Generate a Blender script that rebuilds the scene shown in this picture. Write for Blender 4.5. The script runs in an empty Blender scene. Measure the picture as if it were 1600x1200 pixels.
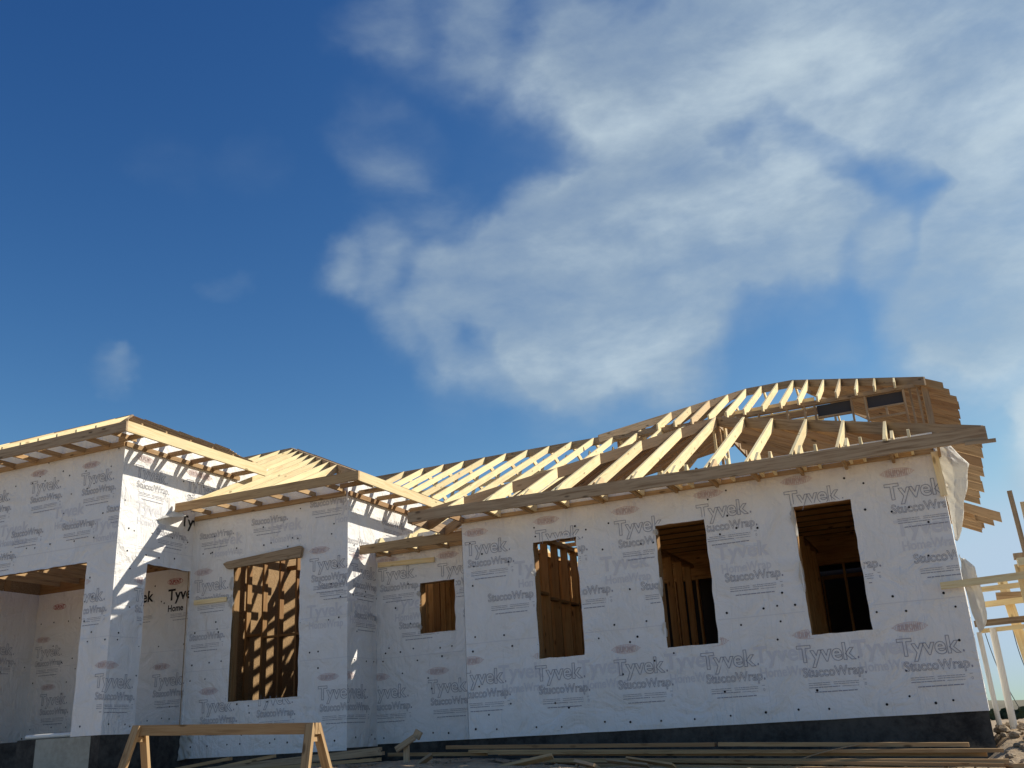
import bpy, math, random
from mathutils import Vector, Matrix, noise

random.seed(7)
SC = bpy.context.scene
COL = SC.collection
V = Vector

# ------------------------------------------------------------------ camera
CAM = V((7.601, -14.801, 0.013))
CR = V((0.9060, 0.4200, -0.0520)).normalized()
CF = V((-0.3790, 0.8610, 0.3390)).normalized()
CU = CR.cross(CF).normalized()
CR = CF.cross(CU).normalized()
cam_d = bpy.data.cameras.new('camera')
cam_d.sensor_width = 36.0
cam_d.lens = 1524.3 / 1600 * 36
cam_d.clip_start = 0.1
cam_d.clip_end = 6000
cam = bpy.data.objects.new('camera', cam_d)
COL.objects.link(cam)
m3 = Matrix((CR, CU, -CF)).transposed()
cam.matrix_world = Matrix.Translation(CAM) @ m3.to_4x4()
SC.camera = cam

# ------------------------------------------------------------------ sun and sky
SUN = V((1.0, 0.66, 0.90)).normalized()          # towards the sun
sd = bpy.data.lights.new('sun', 'SUN')
sd.energy = 4.9
sd.angle = math.radians(0.5)
sd.color = (1.0, 0.93, 0.80)
so = bpy.data.objects.new('sun', sd)
COL.objects.link(so)
so.location = (20, 15, 25)
so.rotation_euler = (-SUN).to_track_quat('-Z', 'Y').to_euler()
SC.view_settings.view_transform = 'Standard'
SC.view_settings.look = 'None'
SC.view_settings.gamma = 1.0
SC.view_settings.exposure = 0.25

world = bpy.data.worlds.new('World')
SC.world = world
world.use_nodes = True
wt = world.node_tree
for n in list(wt.nodes):
    wt.nodes.remove(n)


def nd(t, kind, **kw):
    n = t.nodes.new(kind)
    for k, v in kw.items():
        if k.startswith('i_'):
            n.inputs[k[2:].replace('_', ' ')].default_value = v
        else:
            setattr(n, k, v)
    return n


def mth(t, op, a, b=None, clamp=False):
    n = t.nodes.new('ShaderNodeMath')
    n.operation = op
    n.use_clamp = clamp
    for i, x in enumerate((a, b)):
        if x is None:
            continue
        if isinstance(x, (int, float)):
            n.inputs[i].default_value = x
        else:
            t.links.new(x, n.inputs[i])
    return n.outputs[0]


def mixc(t, fac, a, b, blend='MIX'):
    n = t.nodes.new('ShaderNodeMix')
    n.data_type = 'RGBA'
    n.blend_type = blend
    for i, x in ((0, fac), (6, a), (7, b)):
        if isinstance(x, (int, float)):
            n.inputs[i].default_value = x
        elif isinstance(x, tuple):
            n.inputs[i].default_value = x if len(x) == 4 else x + (1,)
        else:
            t.links.new(x, n.inputs[i])
    return n.outputs[2]


def mrange(t, x, a, b, c=0.0, d=1.0, smooth=True):
    n = t.nodes.new('ShaderNodeMapRange')
    n.interpolation_type = 'SMOOTHSTEP' if smooth else 'LINEAR'
    t.links.new(x, n.inputs[0])
    for i, v in enumerate((a, b, c, d)):
        n.inputs[i + 1].default_value = v
    return n.outputs[0]


sky = wt.nodes.new('ShaderNodeTexSky')
sky.sky_type = 'NISHITA'
sky.sun_disc = False
sky.sun_elevation = math.asin(SUN.z)
sky.sun_rotation = math.atan2(SUN.x, SUN.y)
sky.air_density = 1.0
sky.dust_density = 0.35
sky.ozone_density = 2.5
sky.altitude = 100
tc = wt.nodes.new('ShaderNodeTexCoord')
DIR = tc.outputs['Generated']


def wdir(px, py):                                  # direction of a point in the sky
    return (CF * 1524.3 + CR * (px - 800) - CU * (py - 600)).normalized()


# clouds: soft masses at fixed directions in the sky, broken up by noise
CL = [(1010, 10, 200, .62), (1250, 0, 200, .66), (1480, 70, 200, .95), (1600, 130, 140, .85), (1390, 100, 120, .5), (1540, 170, 100, .5),
      (780, 20, 140, .48), (650, 15, 120, .40), (560, 30, 70, .30), (900, 100, 130, .52), (1060, 140, 130, .52), (1180, 100, 120, .45), (960, 220, 130, .40), (1120, 210, 100, .30),
      (1250, 290, 90, .66), (1210, 350, 110, .55), (1120, 350, 120, .62), (990, 320, 130, .92), (880, 400, 150, 1.05), (750, 440, 110, .70),
      (560, 410, 90, .60), (500, 425, 60, .42), (650, 480, 110, .48), (1010, 440, 150, .80), (890, 510, 140, .92), (770, 560, 110, .52),
      (650, 550, 90, .42), (1040, 540, 110, .60), (860, 620, 110, .45), (1000, 630, 110, .38), (700, 640, 90, .25), (590, 220, 90, .32), (600, 310, 100, .30), (690, 350, 90, .28),
      (1310, 380, 90, .60), (1200, 430, 100, .45), (1420, 430, 100, .52), (1510, 400, 90, .60), (1600, 330, 100, .95), (1560, 460, 100, .68), (1370, 330, 60, .3), (1450, 500, 90, .40),
      (1640, 690, 110, .75), (1590, 640, 50, .35), (1470, 565, 110, .28), (1570, 545, 70, .3), (180, 565, 40, .46), (200, 560, 30, .2), (345, 440, 40, .34), (290, 250, 60, .14), (400, 250, 60, .16), (1290, 520, 50, .28),
      (1240, 220, 60, .16), (1250, 250, 560, .19), (900, 350, 420, .14), (1380, 230, 90, .14), (1560, 250, 80, .2), (2100, 250, 500, .9), (-700, 700, 300, .5), (-1300, 100, 500, .6), (700, -700, 400, .5)]
wn = nd(wt, 'ShaderNodeTexNoise', i_Scale=5.5, i_Detail=5.0, i_Roughness=0.55)
wt.links.new(DIR, wn.inputs['Vector'])
wv = wt.nodes.new('ShaderNodeVectorMath')
wv.operation = 'SUBTRACT'
wt.links.new(wn.outputs['Color'], wv.inputs[0])
wv.inputs[1].default_value = (0.5, 0.5, 0.5)
wv2 = wt.nodes.new('ShaderNodeVectorMath')
wv2.operation = 'MULTIPLY_ADD'
wt.links.new(wv.outputs[0], wv2.inputs[0])
wv2.inputs[1].default_value = (0.16, 0.16, 0.16)
wt.links.new(DIR, wv2.inputs[2])
wv3 = wt.nodes.new('ShaderNodeVectorMath')
wv3.operation = 'NORMALIZE'
wt.links.new(wv2.outputs[0], wv3.inputs[0])
WDIR = wv3.outputs[0]
acc = None
for (px, py, r, w) in CL:
    d = wdir(px, py)
    dot = wt.nodes.new('ShaderNodeVectorMath')
    dot.operation = 'DOT_PRODUCT'
    wt.links.new(WDIR, dot.inputs[0])
    dot.inputs[1].default_value = d
    c = mrange(wt, dot.outputs['Value'], math.cos(r * 1.15 / 1600), 1.0, 0.0, w)
    acc = c if acc is None else mth(wt, 'ADD', acc, c)
mp = wt.nodes.new('ShaderNodeMapping')
mp.inputs['Scale'].default_value = (0.85, 1.0, 1.9)
mp.inputs['Rotation'].default_value = (0.1, 0.35, 0.2)
wt.links.new(DIR, mp.inputs[0])
n1 = nd(wt, 'ShaderNodeTexNoise', i_Scale=4.6, i_Detail=10.0, i_Roughness=0.58, i_Distortion=0.12)
wt.links.new(mp.outputs[0], n1.inputs['Vector'])
n2 = nd(wt, 'ShaderNodeTexNoise', i_Scale=13.0, i_Detail=9.0, i_Roughness=0.6, i_Distortion=0.25)
wt.links.new(mp.outputs[0], n2.inputs['Vector'])
nz = mth(wt, 'ADD', mth(wt, 'MULTIPLY', mth(wt, 'SUBTRACT', n1.outputs[0], 0.5), 2.6),
         mth(wt, 'MULTIPLY', mth(wt, 'SUBTRACT', n2.outputs[0], 0.5), 1.35))
acc = mth(wt, 'MINIMUM', acc, 1.15)
dens = mth(wt, 'ADD', acc, mth(wt, 'MULTIPLY', nz, mth(wt, 'ADD', mth(wt, 'MULTIPLY', mth(wt, 'MINIMUM', acc, 0.7), 0.75), 0.06)))
fac = mth(wt, 'MULTIPLY', mrange(wt, dens, 0.02, 1.75), 0.92)
ccol = mixc(wt, mrange(wt, mth(wt, 'ADD', n1.outputs[0], mth(wt, 'MULTIPLY', fac, 0.25)), 0.55, 0.95), (3.9, 4.9, 5.7), (5.9, 7.0, 7.6))
sp = wt.nodes.new('ShaderNodeSeparateColor')
wt.links.new(sky.outputs[0], sp.inputs[0])
cb = wt.nodes.new('ShaderNodeCombineColor')
for i, (g_, a_, mx_) in enumerate(((2.1, .36, 4.6), (1.6, .52, 6.0), (1.15, .88, 7.6))):
    pw = mth(wt, 'MULTIPLY', mth(wt, 'POWER', sp.outputs[i], g_), a_)
    pw = mth(wt, 'SMOOTH_MIN', pw, mx_)
    wt.links.new(pw, cb.inputs[i])
    pw.node.inputs[2].default_value = mx_ * .35
skyc = cb.outputs[0]
final = mixc(wt, fac, skyc, ccol)
bg = wt.nodes.new('ShaderNodeBackground')
bg.inputs['Strength'].default_value = 0.085
wt.links.new(final, bg.inputs[0])
wo = wt.nodes.new('ShaderNodeOutputWorld')
wt.links.new(bg.outputs[0], wo.inputs[0])


# ------------------------------------------------------------------ materials
def mat(name, col, rough=0.8, spec=0.3):
    m = bpy.data.materials.new(name)
    m.use_nodes = True
    b = m.node_tree.nodes['Principled BSDF']
    b.inputs['Base Color'].default_value = col + (1,)
    b.inputs['Roughness'].default_value = rough
    b.inputs['Specular IOR Level'].default_value = spec
    return m


def bump(t, height, strength, dist, b):
    n = t.nodes.new('ShaderNodeBump')
    n.inputs['Strength'].default_value = strength
    n.inputs['Distance'].default_value = dist
    t.links.new(height, n.inputs['Height'])
    t.links.new(n.outputs[0], b.inputs['Normal'])


def wood(name, light, dark, red, rough=0.75):
    m = mat(name, light, rough, 0.25)
    t = m.node_tree
    b = t.nodes['Principled BSDF']
    uv = t.nodes.new('ShaderNodeUVMap')
    uv.uv_map = 'UVMap'
    at = t.nodes.new('ShaderNodeAttribute')
    at.attribute_name = 'rnd'
    mpn = t.nodes.new('ShaderNodeMapping')
    mpn.inputs['Scale'].default_value = (1.6, 28, 1)
    t.links.new(uv.outputs[0], mpn.inputs[0])
    g = nd(t, 'ShaderNodeTexNoise', i_Scale=1.0, i_Detail=5.0, i_Roughness=0.6, i_Distortion=0.8)
    t.links.new(mpn.outputs[0], g.inputs['Vector'])
    mp2 = t.nodes.new('ShaderNodeMapping')
    mp2.inputs['Scale'].default_value = (2.2, 6, 1)
    t.links.new(uv.outputs[0], mp2.inputs[0])
    vo = nd(t, 'ShaderNodeTexVoronoi', i_Scale=1.0, i_Randomness=1.0)
    t.links.new(mp2.outputs[0], vo.inputs['Vector'])
    big = nd(t, 'ShaderNodeTexNoise', i_Scale=1.3, i_Detail=3.0)
    t.links.new(uv.outputs[0], big.inputs['Vector'])
    c = mixc(t, mrange(t, g.outputs[0], 0.42, 0.72), light, dark)
    c = mixc(t, mrange(t, big.outputs[0], 0.45, 0.75, 0, 0.45), c, red)
    c = mixc(t, mrange(t, vo.outputs['Distance'], 0.06, 0.17, 0.85, 0.0), c, tuple(x * 0.42 for x in dark))
    c = mixc(t, mrange(t, at.outputs['Fac'], 0.0, 0.12, 0.55, 0.0), c, red)
    v = mrange(t, at.outputs['Fac'], 0.0, 1.0, 0.78, 1.12, False)
    cc = t.nodes.new('ShaderNodeCombineColor')
    for i in range(3):
        t.links.new(v, cc.inputs[i])
    c = mixc(t, 1.0, c, cc.outputs[0], 'MULTIPLY')
    t.links.new(c, b.inputs['Base Color'])
    bump(t, g.outputs[0], 0.35, 0.004, b)
    return m


M = {}
M['wood'] = wood('pine_lumber', (0.86, 0.72, 0.42), (0.74, 0.55, 0.28), (0.76, 0.50, 0.30))
M['stain'] = wood('weathered_lumber', (0.44, 0.32, 0.20), (0.25, 0.165, 0.09), (0.36, 0.22, 0.12))  # darker, greyer brown than the pine
M['brown'] = wood('interior_lumber', (0.34, 0.20, 0.085), (0.23, 0.12, 0.045), (0.28, 0.12, 0.05))  # colour darkened so that the rooms look dim
M['tan'] = wood('warm_lumber', (0.46, 0.31, 0.16), (0.28, 0.17, 0.078), (0.38, 0.21, 0.10))  # pine with shade darkened into its colour; also warm brown loose boards
M['orange'] = wood('amber_lumber', (0.66, 0.39, 0.16), (0.46, 0.24, 0.085), (0.5, 0.24, 0.09))  # colour brightened in place of light lacking inside the rooms
M['osb'] = mat('strand_board', (0.42, 0.26, 0.12), 0.8)
t = M['osb'].node_tree
b = t.nodes['Principled BSDF']
tcn = t.nodes.new('ShaderNodeTexCoord')
vo = nd(t, 'ShaderNodeTexVoronoi', i_Scale=55.0)
t.links.new(tcn.outputs['Object'], vo.inputs['Vector'])
t.links.new(mixc(t, mrange(t, vo.outputs['Color'], 0.2, 0.9), (0.24, 0.15, 0.07), (0.34, 0.22, 0.11)), b.inputs['Base Color'])


def wrap_mat(name, col):
    m = mat(name, col, 0.55, 0.3)
    t = m.node_tree
    b = t.nodes['Principled BSDF']
    tcn = t.nodes.new('ShaderNodeTexCoord')
    a = nd(t, 'ShaderNodeTexNoise', i_Scale=1.7, i_Detail=4.0, i_Roughness=0.55, i_Distortion=1.6)
    t.links.new(tcn.outputs['Object'], a.inputs['Vector'])
    f = nd(t, 'ShaderNodeTexNoise', i_Scale=9.0, i_Detail=5.0, i_Roughness=0.65, i_Distortion=1.0)
    t.links.new(tcn.outputs['Object'], f.inputs['Vector'])
    rz = nd(t, 'ShaderNodeTexNoise', i_Scale=60.0, i_Detail=2.0)
    t.links.new(tcn.outputs['Object'], rz.inputs['Vector'])
    g = t.nodes.new('ShaderNodeMapping')
    g.inputs['Scale'].default_value = (3.0, 3.0, 0.35)
    g.inputs['Rotation'].default_value = (0.1, 0.45, 0.1)
    t.links.new(tcn.outputs['Object'], g.inputs[0])
    st = nd(t, 'ShaderNodeTexNoise', i_Scale=1.6, i_Detail=3.0, i_Distortion=0.6)
    t.links.new(g.outputs[0], st.inputs['Vector'])
    ridge = mth(t, 'ABSOLUTE', mth(t, 'SUBTRACT', st.outputs[0], 0.5))
    h = mth(t, 'ADD', mth(t, 'MULTIPLY', a.outputs[0], 1.0), mth(t, 'MULTIPLY', f.outputs[0], 0.16))
    h = mth(t, 'ADD', h, mth(t, 'MULTIPLY', mrange(t, ridge, 0.0, 0.06), 0.06))
    h = mth(t, 'ADD', h, mth(t, 'MULTIPLY', rz.outputs[0], 0.012))
    bump(t, h, 0.75, 0.10, b)
    c = mixc(t, mrange(t, a.outputs[0], 0.35, 0.75, 0, 0.5), col, tuple(x * y for x, y in zip(col, (0.90, 0.88, 0.84))))
    dirt = mixc(t, mrange(t, f.outputs[0], 0.58, 0.78, 0, 0.25), c, tuple(x * y for x, y in zip(col, (0.80, 0.76, 0.68))))
    t.links.new(dirt, b.inputs['Base Color'])
    b.inputs['Sheen Weight'].default_value = 0.05
    return m


M['wrap'] = wrap_mat('white_house_wrap', (0.80, 0.785, 0.765))
M['ink'] = mat('grey_print', (0.29, 0.29, 0.335), 0.7)
M['inkblack'] = mat('black_print', (0.015, 0.015, 0.02), 0.6)
M['inkred'] = mat('faded_red_print', (0.62, 0.47, 0.45), 0.7)
M['inkredx'] = mat('red_print', (0.42, 0.05, 0.06), 0.7)
M['ghost'] = mat('show_through_print', (0.655, 0.645, 0.66), 0.7)
M['nail'] = mat('black_cap_nail', (0.01, 0.01, 0.012), 0.5)
M['seam'] = mat('wrap_seam', (0.66, 0.65, 0.66), 0.7)
M['felt'] = mat('dark_panel', (0.055, 0.052, 0.055), 0.8)  # black panels; also stands in for deep shade on sheets inside the rooms
M['white'] = mat('white_plastic', (0.78, 0.76, 0.70), 0.4)
M['wire'] = mat('dark_wire', (0.03, 0.04, 0.04), 0.6)
M['dark'] = mat('void_dark', (0.03, 0.025, 0.02), 0.9)


def rock_mat(name, a, b_, sc, bmp=0.02, rough=0.9):
    m = mat(name, a, rough, 0.2)
    t = m.node_tree
    b = t.nodes['Principled BSDF']
    tcn = t.nodes.new('ShaderNodeTexCoord')
    n = nd(t, 'ShaderNodeTexNoise', i_Scale=sc, i_Detail=9.0, i_Roughness=0.7)
    t.links.new(tcn.outputs['Object'], n.inputs['Vector'])
    n2 = nd(t, 'ShaderNodeTexNoise', i_Scale=sc * 0.13, i_Detail=4.0, i_Distortion=1.0)
    t.links.new(tcn.outputs['Object'], n2.inputs['Vector'])
    f = mth(t, 'ADD', mth(t, 'MULTIPLY', n.outputs[0], 0.55), mth(t, 'MULTIPLY', n2.outputs[0], 0.45))
    t.links.new(mixc(t, mrange(t, f, 0.35, 0.65), a, b_), b.inputs['Base Color'])
    bump(t, n.outputs[0], 0.7, bmp, b)
    return m


M['coat'] = rock_mat('damp_proofed_concrete', (0.024, 0.022, 0.021), (0.088, 0.080, 0.070), 7, 0.012, 0.9)
t = M['coat'].node_tree
b = t.nodes['Principled BSDF']
lk = b.inputs['Base Color'].links[0].from_socket
tcm = t.nodes.new('ShaderNodeTexCoord')
sx = t.nodes.new('ShaderNodeSeparateXYZ')
t.links.new(tcm.outputs['Object'], sx.inputs[0])
nm = nd(t, 'ShaderNodeTexNoise', i_Scale=3.5, i_Detail=8.0, i_Roughness=0.7)
t.links.new(tcm.outputs['Object'], nm.inputs['Vector'])
mud = mth(t, 'SUBTRACT', mth(t, 'MULTIPLY', nm.outputs[0], 1.1), mth(t, 'MULTIPLY', mth(t, 'ADD', sx.outputs[2], 0.42), 1.6))
t.links.new(mixc(t, mrange(t, mud, 0.42, 0.75, 0, .6), lk, (0.26, 0.19, 0.12)), b.inputs['Base Color'])
M['conc'] = rock_mat('raw_concrete', (0.30, 0.29, 0.24), (0.42, 0.41, 0.35), 9, 0.01)
M['slab'] = rock_mat('slab_concrete', (0.26, 0.25, 0.23), (0.36, 0.35, 0.32), 5, 0.005)
M['dirt'] = rock_mat('dry_dirt', (0.28, 0.20, 0.125), (0.46, 0.355, 0.235), 9, 0.05)
M['clod'] = rock_mat('dirt_clods', (0.24, 0.18, 0.12), (0.42, 0.33, 0.23), 12, 0.03)
M['hill'] = rock_mat('dry_hill', (0.16, 0.14, 0.10), (0.22, 0.20, 0.14), 0.05, 0.5)
M['leaf'] = rock_mat('distant_foliage', (0.035, 0.055, 0.03), (0.08, 0.10, 0.05), 0.8, 0.3)


# ------------------------------------------------------------------ mesh builder
class MB:
    def __init__(s):
        s.v, s.f, s.m, s.uv, s.r = [], [], [], [], []

    def face(s, pts, mi=0, U=None, rnd=None, off=(0, 0)):
        i = len(s.v)
        s.v += [tuple(p) for p in pts]
        s.f.append(tuple(range(i, i + len(pts))))
        s.m.append(mi)
        s.r.append(random.random() if rnd is None else rnd)
        if U is None:
            s.uv += [(p[0], p[2]) for p in pts]
        else:
            P = [V(p) for p in pts]
            n = V((0, 0, 0))
            for k in range(len(P)):
                n += (P[k] - P[0]).cross(P[(k + 1) % len(P)] - P[0])
            n = n.normalized() if n.length > 1e-12 else V((0, 0, 1))
            W = n.cross(U)
            if W.length < 0.15:
                W = n.orthogonal().normalized()
                UU = n.cross(W)
                s.uv += [(p.dot(UU) * .3 + off[0], p.dot(W) + off[1]) for p in P]
            else:
                W.normalize()
                s.uv += [(p.dot(U) + off[0], p.dot(W) + off[1]) for p in P]

    def prism(s, A, B, U=V((1, 0, 0)), mi=0, rnd=None):
        """closed solid between two matching polygons A and B"""
        A = [V(p) for p in A]
        B = [V(p) for p in B]
        r = random.random() if rnd is None else rnd
        off = (random.random() * 40, random.random() * 40)
        # orientation
        n = V((0, 0, 0))
        for k in range(len(A)):
            n += (A[k] - A[0]).cross(A[(k + 1) % len(A)] - A[0])
        if n.dot(B[0] - A[0]) > 0:
            A, B = A[::-1], B[::-1]
        s.face(A, mi, U, r, off)
        s.face(B[::-1], mi, U, r, off)
        k = len(A)
        for i in range(k):
            j = (i + 1) % k
            s.face([A[j], A[i], B[i], B[j]], mi, U, r, off)

    def beam(s, p0, p1, w, h, up=V((0, 0, 1)), mi=0, rnd=None, drop=False):
        """board between two points; w across, h along up; drop: p0,p1 give the TOP edge"""
        p0, p1 = V(p0), V(p1)
        d = (p1 - p0).normalized()
        side = d.cross(up)
        if side.length < 1e-4:
            side = d.cross(V((0, 1, 0)))
        side.normalize()
        upv = side.cross(d).normalized()
        a, b_ = (-h, 0) if drop else (-h / 2, h / 2)
        q = lambda p: [p + side * (-w / 2) + upv * a, p + side * (w / 2) + upv * a,
                       p + side * (w / 2) + upv * b_, p + side * (-w / 2) + upv * b_]
        s.prism(q(p0), q(p1), d, mi, rnd)

    def box(s, x0, x1, y0, y1, z0, z1, mi=0, rnd=None, U=None):
        if U is None:
            e = (x1 - x0, y1 - y0, z1 - z0)
            U = [V((1, 0, 0)), V((0, 1, 0)), V((0, 0, 1))][e.index(max(e))]
        A = [(x0, y0, z0), (x1, y0, z0), (x1, y1, z0), (x0, y1, z0)]
        s.prism(A, [(x, y, z1) for x, y, z in A], U, mi, rnd)

    def tube(s, pts, r, n=8, mi=0):
        rings = []
        P = [V(p) for p in pts]
        for i, p in enumerate(P):
            d = (P[min(i + 1, len(P) - 1)] - P[max(i - 1, 0)]).normalized()
            a = d.cross(V((0.3, 0.2, 1))).normalized()
            b_ = d.cross(a)
            rr = r[i] if isinstance(r, (list, tuple)) else r
            rings.append([p + (a * math.cos(2 * math.pi * k / n) + b_ * math.sin(2 * math.pi * k / n)) * rr for k in range(n)])
        for i in range(len(rings) - 1):
            for k in range(n):
                j = (k + 1) % n
                s.face([rings[i][k], rings[i][j], rings[i + 1][j], rings[i + 1][k]], mi, V((0, 0, 1)), .5)
        s.face(rings[0][::-1], mi, V((0, 0, 1)), .5)
        s.face(rings[-1], mi, V((0, 0, 1)), .5)

    def build(s, name, mats, parent=None):
        me = bpy.data.meshes.new(name)
        me.from_pydata(s.v, [], s.f)
        if not isinstance(mats, (list, tuple)):
            mats = [mats]
        for m in mats:
            me.materials.append(M[m])
        me.polygons.foreach_set('material_index', s.m)
        uvl = me.uv_layers.new(name='UVMap')
        flat = [c for p in s.uv for c in p]
        uvl.data.foreach_set('uv', flat)
        at = me.attributes.new('rnd', 'FLOAT', 'FACE')
        at.data.foreach_set('value', s.r)
        me.update()
        o = bpy.data.objects.new(name, me)
        COL.objects.link(o)
        if parent is not None:
            o.parent = parent
        return o


def empty(name, loc=(0, 0, 0)):
    o = bpy.data.objects.new(name, None)
    o.empty_display_size = 0.3
    o.location = loc
    COL.objects.link(o)
    return o


def tag(o, label, cat, group=None, kind=None):
    if label:
        o['label'] = label
    if cat:
        o['category'] = cat
    if group:
        o['group'] = group
    if kind:
        o['kind'] = kind
    return o


def smooth(o):
    for p in o.data.polygons:
        p.use_smooth = True


# ------------------------------------------------------------------ ground
def lerp(a, b, t):
    t = max(0, min(1, t))
    return a + (b - a) * t


def ss(a, b, x):
    t = max(0, min(1, (x - a) / (b - a)))
    return t * t * (3 - 2 * t)


def gz(x, y):
    z = lerp(-0.30, -0.66, x / 7.6) if x > 0 else lerp(-0.30, -0.52, (-x - 4.5) / 2.0)
    if y < -2.2:
        z -= (-2.2 - y) * 0.065
    # mound of spoil beside the right wall
    k = ss(7.4, 7.75, x) * ss(-1.3, 0.9, y) * (1 - ss(3.0, 8.0, y)) * (1 - ss(12, 18, x))
    z += 0.40 * k
    far = ss(14, 70, math.hypot(x - 2, y - 3))
    z = z * (1 - far) + (-1.6) * far
    return z


mb = MB()


def axis(a, b, fine0, fine1, step):
    L = []
    x = fine0
    while x < fine1:
        L.append(x)
        x += step
    L.append(fine1)
    d = step
    lo, hi = [fine0], [fine1]
    while lo[-1] > a:
        d *= 1.45
        lo.append(max(a, lo[-1] - d))
    d = step
    while hi[-1] < b:
        d *= 1.45
        hi.append(min(b, hi[-1] + d))
    return lo[::-1][:-1] + L + hi[1:]


XS = axis(-3000, 3000, -10, 12, 0.16)
YS = axis(-3000, 3000, -4.2, 4.2, 0.13)


def gpt(x, y):
    z = gz(x, y)
    near = 1 - ss(15, 40, abs(x) + abs(y))
    z += near * (0.045 * noise.noise(V((x * 1.3, y * 1.3, 0))) + 0.03 * noise.noise(V((x * 4, y * 4, 3))) + 0.018 * noise.noise(V((x * 9, y * 9, 5))))
    return (x, y, z)


base = len(mb.v)
W_ = len(XS)
gv = [gpt(x, y) for y in YS for x in XS]
gf = [(j * W_ + i, j * W_ + i + 1, (j + 1) * W_ + i + 1, (j + 1) * W_ + i) for j in range(len(YS) - 1) for i in range(W_ - 1)]
me = bpy.data.meshes.new('ground')
me.from_pydata(gv, [], gf)
me.materials.append(M['dirt'])
ground = bpy.data.objects.new('ground', me)
COL.objects.link(ground)
smooth(ground)
ground['kind'] = 'structure'


# hills far off
def hills(name, y0, x0, x1, h, matn, sd_, amp):
    vs, fs = [], []
    N, K = 90, 8
    for i in range(N):
        x = x0 + (x1 - x0) * i / (N - 1)
        top = h + amp * noise.noise(V((x * 0.012 + sd_, 0, 0))) + amp * 0.35 * noise.noise(V((x * 0.06 + sd_, 2, 0)))
        for k in range(K):
            u = k / (K - 1)
            vs.append((x, y0 + (u - .5) * 120, -1.8 + (top + 1.8) * math.sin(math.pi * u)))
    for i in range(N - 1):
        for k in range(K - 1):
            fs.append((i * K + k, (i + 1) * K + k, (i + 1) * K + k + 1, i * K + k + 1))
    me = bpy.data.meshes.new(name)
    me.from_pydata(vs, [], fs)
    me.materials.append(M[matn])
    o = bpy.data.objects.new(name, me)
    COL.objects.link(o)
    smooth(o)
    o['kind'] = 'structure'
    return o


hills('hills', 420, -300, 700, 4.0, 'hill', 4.2, 3.0)
# wood of distant trees on the hillside
mb = MB()
for i in range(420):
    x = random.uniform(-70, 190)
    y = random.uniform(150, 230)
    s_ = random.uniform(.5, 1.15)
    zb = -1.7
    for k in range(7):
        c = V((x + random.uniform(-1, 1) * s_, y + random.uniform(-1, 1) * s_, zb + s_ * random.uniform(.5, 1.5)))
        r_ = s_ * random.uniform(.35, .75)
        pts = [c + V((math.cos(a) * r_ * random.uniform(.7, 1.2), random.uniform(-.3, .3) * r_, math.sin(a) * r_ * random.uniform(.7, 1.1))) for a in [j * math.pi / 3 for j in range(6)]]
        mb.prism(pts, [p + V((0, r_, 0)) for p in pts], V((0, 0, 1)))
o = mb.build('distant_trees', 'leaf')
tag(o, 'dark far-off trees along the horizon at the right', 'trees', kind='stuff')

# ------------------------------------------------------------------ wall wrap
HOUSE = empty('unfinished_house', (0, 0, 0))
tag(HOUSE, 'unfinished timber house in printed white wrap with open hip roof framing', 'house')


def disp(u, z, seed):
    p = V((u * 0.75 + seed * 7.3, z * 0.75, seed))
    a = 0.014 * noise.noise(p) + 0.006 * noise.noise(p * 2.7)
    k = noise.noise(V((u * 0.55 + z * 0.75 + seed * 3.1, z * 0.35 - u * 0.12, seed + 4)))
    k2 = noise.noise(V((u * 0.30 + seed, z * 2.1 + u * .25, seed + 11)))
    a += 0.012 * max(0.0, 1 - abs(k) * 7) * (0.5 + noise.noise(p * 1.3)) + 0.010 * max(0.0, 1 - abs(k2) * 7) * (0.4 + noise.noise(p * .9 + V((3, 0, 0))))
    return a


# stamps: text outlines prepared once as (verts, faces, material key)
DG = bpy.context.evaluated_depsgraph_get()


def text_mesh(body, width, cap, outline, bold=0.0):
    cu = bpy.data.curves.new('t', 'FONT')
    cu.body = body
    cu.size = 1.0
    cu.resolution_u = 3
    cu.offset = bold
    if outline:
        cu.fill_mode = 'NONE'
        cu.bevel_depth = outline
        cu.bevel_resolution = 0
    ob = bpy.data.objects.new('t', cu)
    COL.objects.link(ob)
    DG.update()
    me = bpy.data.meshes.new_from_object(ob.evaluated_get(DG))
    vs = [v.co.copy() for v in me.vertices]
    fs = [tuple(p.vertices) for p in me.polygons]
    bpy.data.objects.remove(ob)
    bpy.data.curves.remove(cu)
    bpy.data.meshes.remove(me)
    xs = [v.x for v in vs]
    x0, x1 = min(xs), max(xs)
    k = width / (x1 - x0)
    kz = cap / 0.73
    return [((v.x - x0) * k, v.y * kz, v.z) for v in vs], fs


def make_text(body, width, cap, line, outline=True, bold=0.0):
    # tube radius before scaling so that the printed line ends up `line` wide
    vs, fs = text_mesh(body, width, cap, (line / 2) / (cap / 0.73) if outline else 0, bold)
    if outline:
        mz = max(abs(v[2]) for v in vs) or 1
        vs = [(x, z, d / mz * 0.0022) for x, z, d in vs]
    else:
        vs = [(x, z, 0.0) for x, z, d in vs]
    return vs, fs


def shift(g, dx, dz, mk):
    return ([(x + dx, z + dz, d) for x, z, d in g[0]], g[1], mk)


def rect(x0, x1, z0, z1, mk):
    # subdivided strip, so it can be cut at openings
    n = max(1, int((x1 - x0) / 0.05))
    vs, fs = [], []
    for i in range(n + 1):
        x = x0 + (x1 - x0) * i / n
        vs += [(x, z0, 0), (x, z1, 0)]
    for i in range(n):
        fs.append((2 * i, 2 * i + 2, 2 * i + 3, 2 * i + 1))
    return (vs, fs, mk)


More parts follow.
